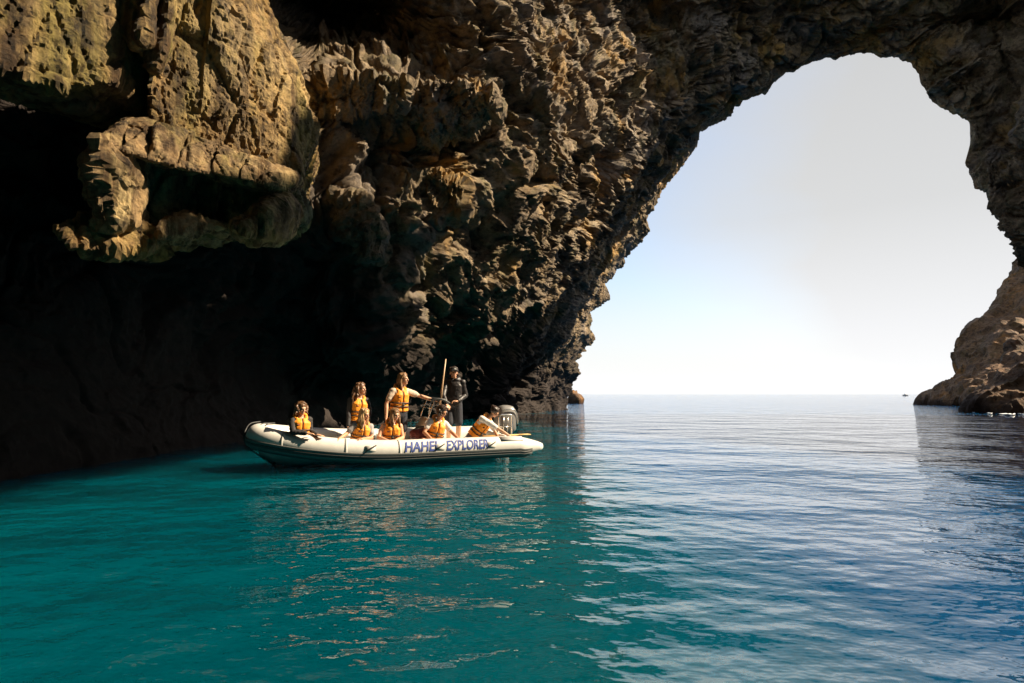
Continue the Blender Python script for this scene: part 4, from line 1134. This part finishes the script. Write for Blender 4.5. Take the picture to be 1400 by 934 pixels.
# 4 girl next to her
person('bare armed girl leaning both forearms on the tube before the lettering', BP(534, 606, -.58), BP(536, 579.5, -.67), BP(540, 567, -.71), V3(.70, -.68, -.2), V3(.35, -.93), [
    (1, BP(517.5, 598, -.74), BP(531, 603, -.95), V3(1, -.05, -.02), V3(0, 0, 1), .5), (-1, BP(550.5, 599, -.72), BP(541, 602, -.95), V3(-1, -.25, 0), V3(0, 0, 1), .5)],
    [(1, BP(529, 612, -.78), BP(528, 616, -.32), V3(-.4, .8)), (-1, BP(542, 612, -.72), BP(540, 616, -.30), V3(-.4, .8))],
    shirt=None, hair=M_HAIR_FAIR, hair_kind='front', seed=4, scale=1.04)
# 5 woman reaching for the console
person('standing woman with long wavy hair reaching an arm to the console rail', BP(545, 567, .15), BP(547, 532, .12), BP(551.5, 518.5, .10), V3(.95, -.28, .05), V3(.66, -.75), [
    (1, BP(528.5, 552, .05), BP(528, 571, -.05), V3(.05, -.1, -1), V3(1, 0, 0), .5), (-1, BP(576, 542, .20), BP(594, 547.5, .15), V3(.95, -.1, -.3), V3(.2, 0, 1), .6)],
    [(1, BP(541, 590, .02), BP(539, 612, .15), V3(.7, -.6)), (-1, BP(551, 590, .18), BP(550, 612, .28), V3(.7, -.6))],
    shirt=M_CL_BEIGE, sleeve=.95, hair=M_HAIR_FAIR, hair_kind='long', shorts=M_SHORTS, seed=5, scale=1.12)
# 6 guide
person('guide in black jacket, shorts and cap standing behind the console', BP(620, 553, .42), BP(621, 520.0, .42), BP(620.5, 509.6, .38), V3(.30, -.93, -.02), V3(-.05, -1), [
    (1, BP(606, 541, .30), BP(611, 553, .12), V3(.3, -.7, -.4), V3(.3, 0, 1), .9), (-1, BP(636.5, 541, .36), BP(626, 548.5, .12), V3(-1, -.25, .05), V3(0, 0, 1), 1.1)],
    [(1, BP(614, 583, .34), BP(613, 611, .44), V3(-.2, -.9)), (-1, BP(627, 583, .34), BP(626, 611, .44), V3(0, -.9))],
    shirt=M_JACKET, sleeve=2, vest=False, hair=M_HAIR_DARK, hair_kind='crop', shorts=M_SHORTS, cap=True, seed=6, scale=1.16)
# 7 woman with dark hair
person('dark haired woman in white T-shirt bending over the tube before the guide', BP(592, 604, -.52), BP(599, 575, -.62), BP(604.5, 562.5, -.70), V3(.72, -.55, -.50), V3(.42, -.88), [
    (1, BP(580, 591, -.68), BP(589, 599.5, -.90), V3(.7, -.6, -.2), V3(0, 0, 1), .4), (-1, BP(617.5, 591, -.62), BP(627, 600, -.88), V3(.8, -.4, -.3), V3(0, 0, 1), .3)],
    [(1, BP(574, 603, -.70), BP(578, 611, -.30), V3(-.4, .8)), (-1, BP(602, 609, -.78), BP(600, 613, -.30), V3(-.4, .8))],
    shirt=M_CL_WHITE, sleeve=.9, hair=M_HAIR_DARK, hair_kind='short', seed=7, scale=1.06, skin=M_SKIN2)
# 8 woman leaning right over the stern
person('woman with tied up hair leaning over the stern quarter to touch the tube', BP(645, 600, -.40), BP(666, 573, -.62), BP(676.5, 563.5, -.68), V3(.70, -.38, -.60), V3(.62, -.62, -.4), [
    (1, BP(684, 588, -.86), BP(699, 598, -1.0), V3(.7, -.3, -.6), V3(.3, 0, 1), .4), (-1, BP(676, 589, -.45), BP(682, 599, -.62), V3(.5, 0, -.8), V3(1, 0, 0), .5)],
    [(1, BP(633, 609, -.75), BP(622, 610, -.40), V3(-.8, .4)), (-1, BP(655, 608, -.45), BP(640, 612, -.15), V3(-.8, .4))],
    shirt=M_CL_WHITE, sleeve=1.2, hair=M_HAIR_DARK, hair_kind='bun', shorts=M_CL_GREY, seed=8, scale=.98)

# ------------------------------------------------------------------ far boat on the horizon
fb = empty('motor_boat', P(1238, 542.5, 620)); fb.location.z = 0
M_FB = simple('boat_dark', (0.05, 0.06, 0.08), .5)
bm = bmesh.new()
add_loft(bm, [[(x, -w, .9), (x, -w * .6, -.2), (x, w * .6, -.2), (x, w, .9)] for x, w in ((-2.6, 1.0), (0, 1.1), (1.8, .8), (3.0, .06))]); finish('hull', bm, M_FB, fb)
bm = bmesh.new(); add_box(bm, (-.2, 0, 1.4), (1.8, 1.3, 1.0), bev=.15); finish('cabin', bm, M_WHITE, fb)
tag(fb, 'tiny dark motor boat far out on the horizon', 'motor boat')
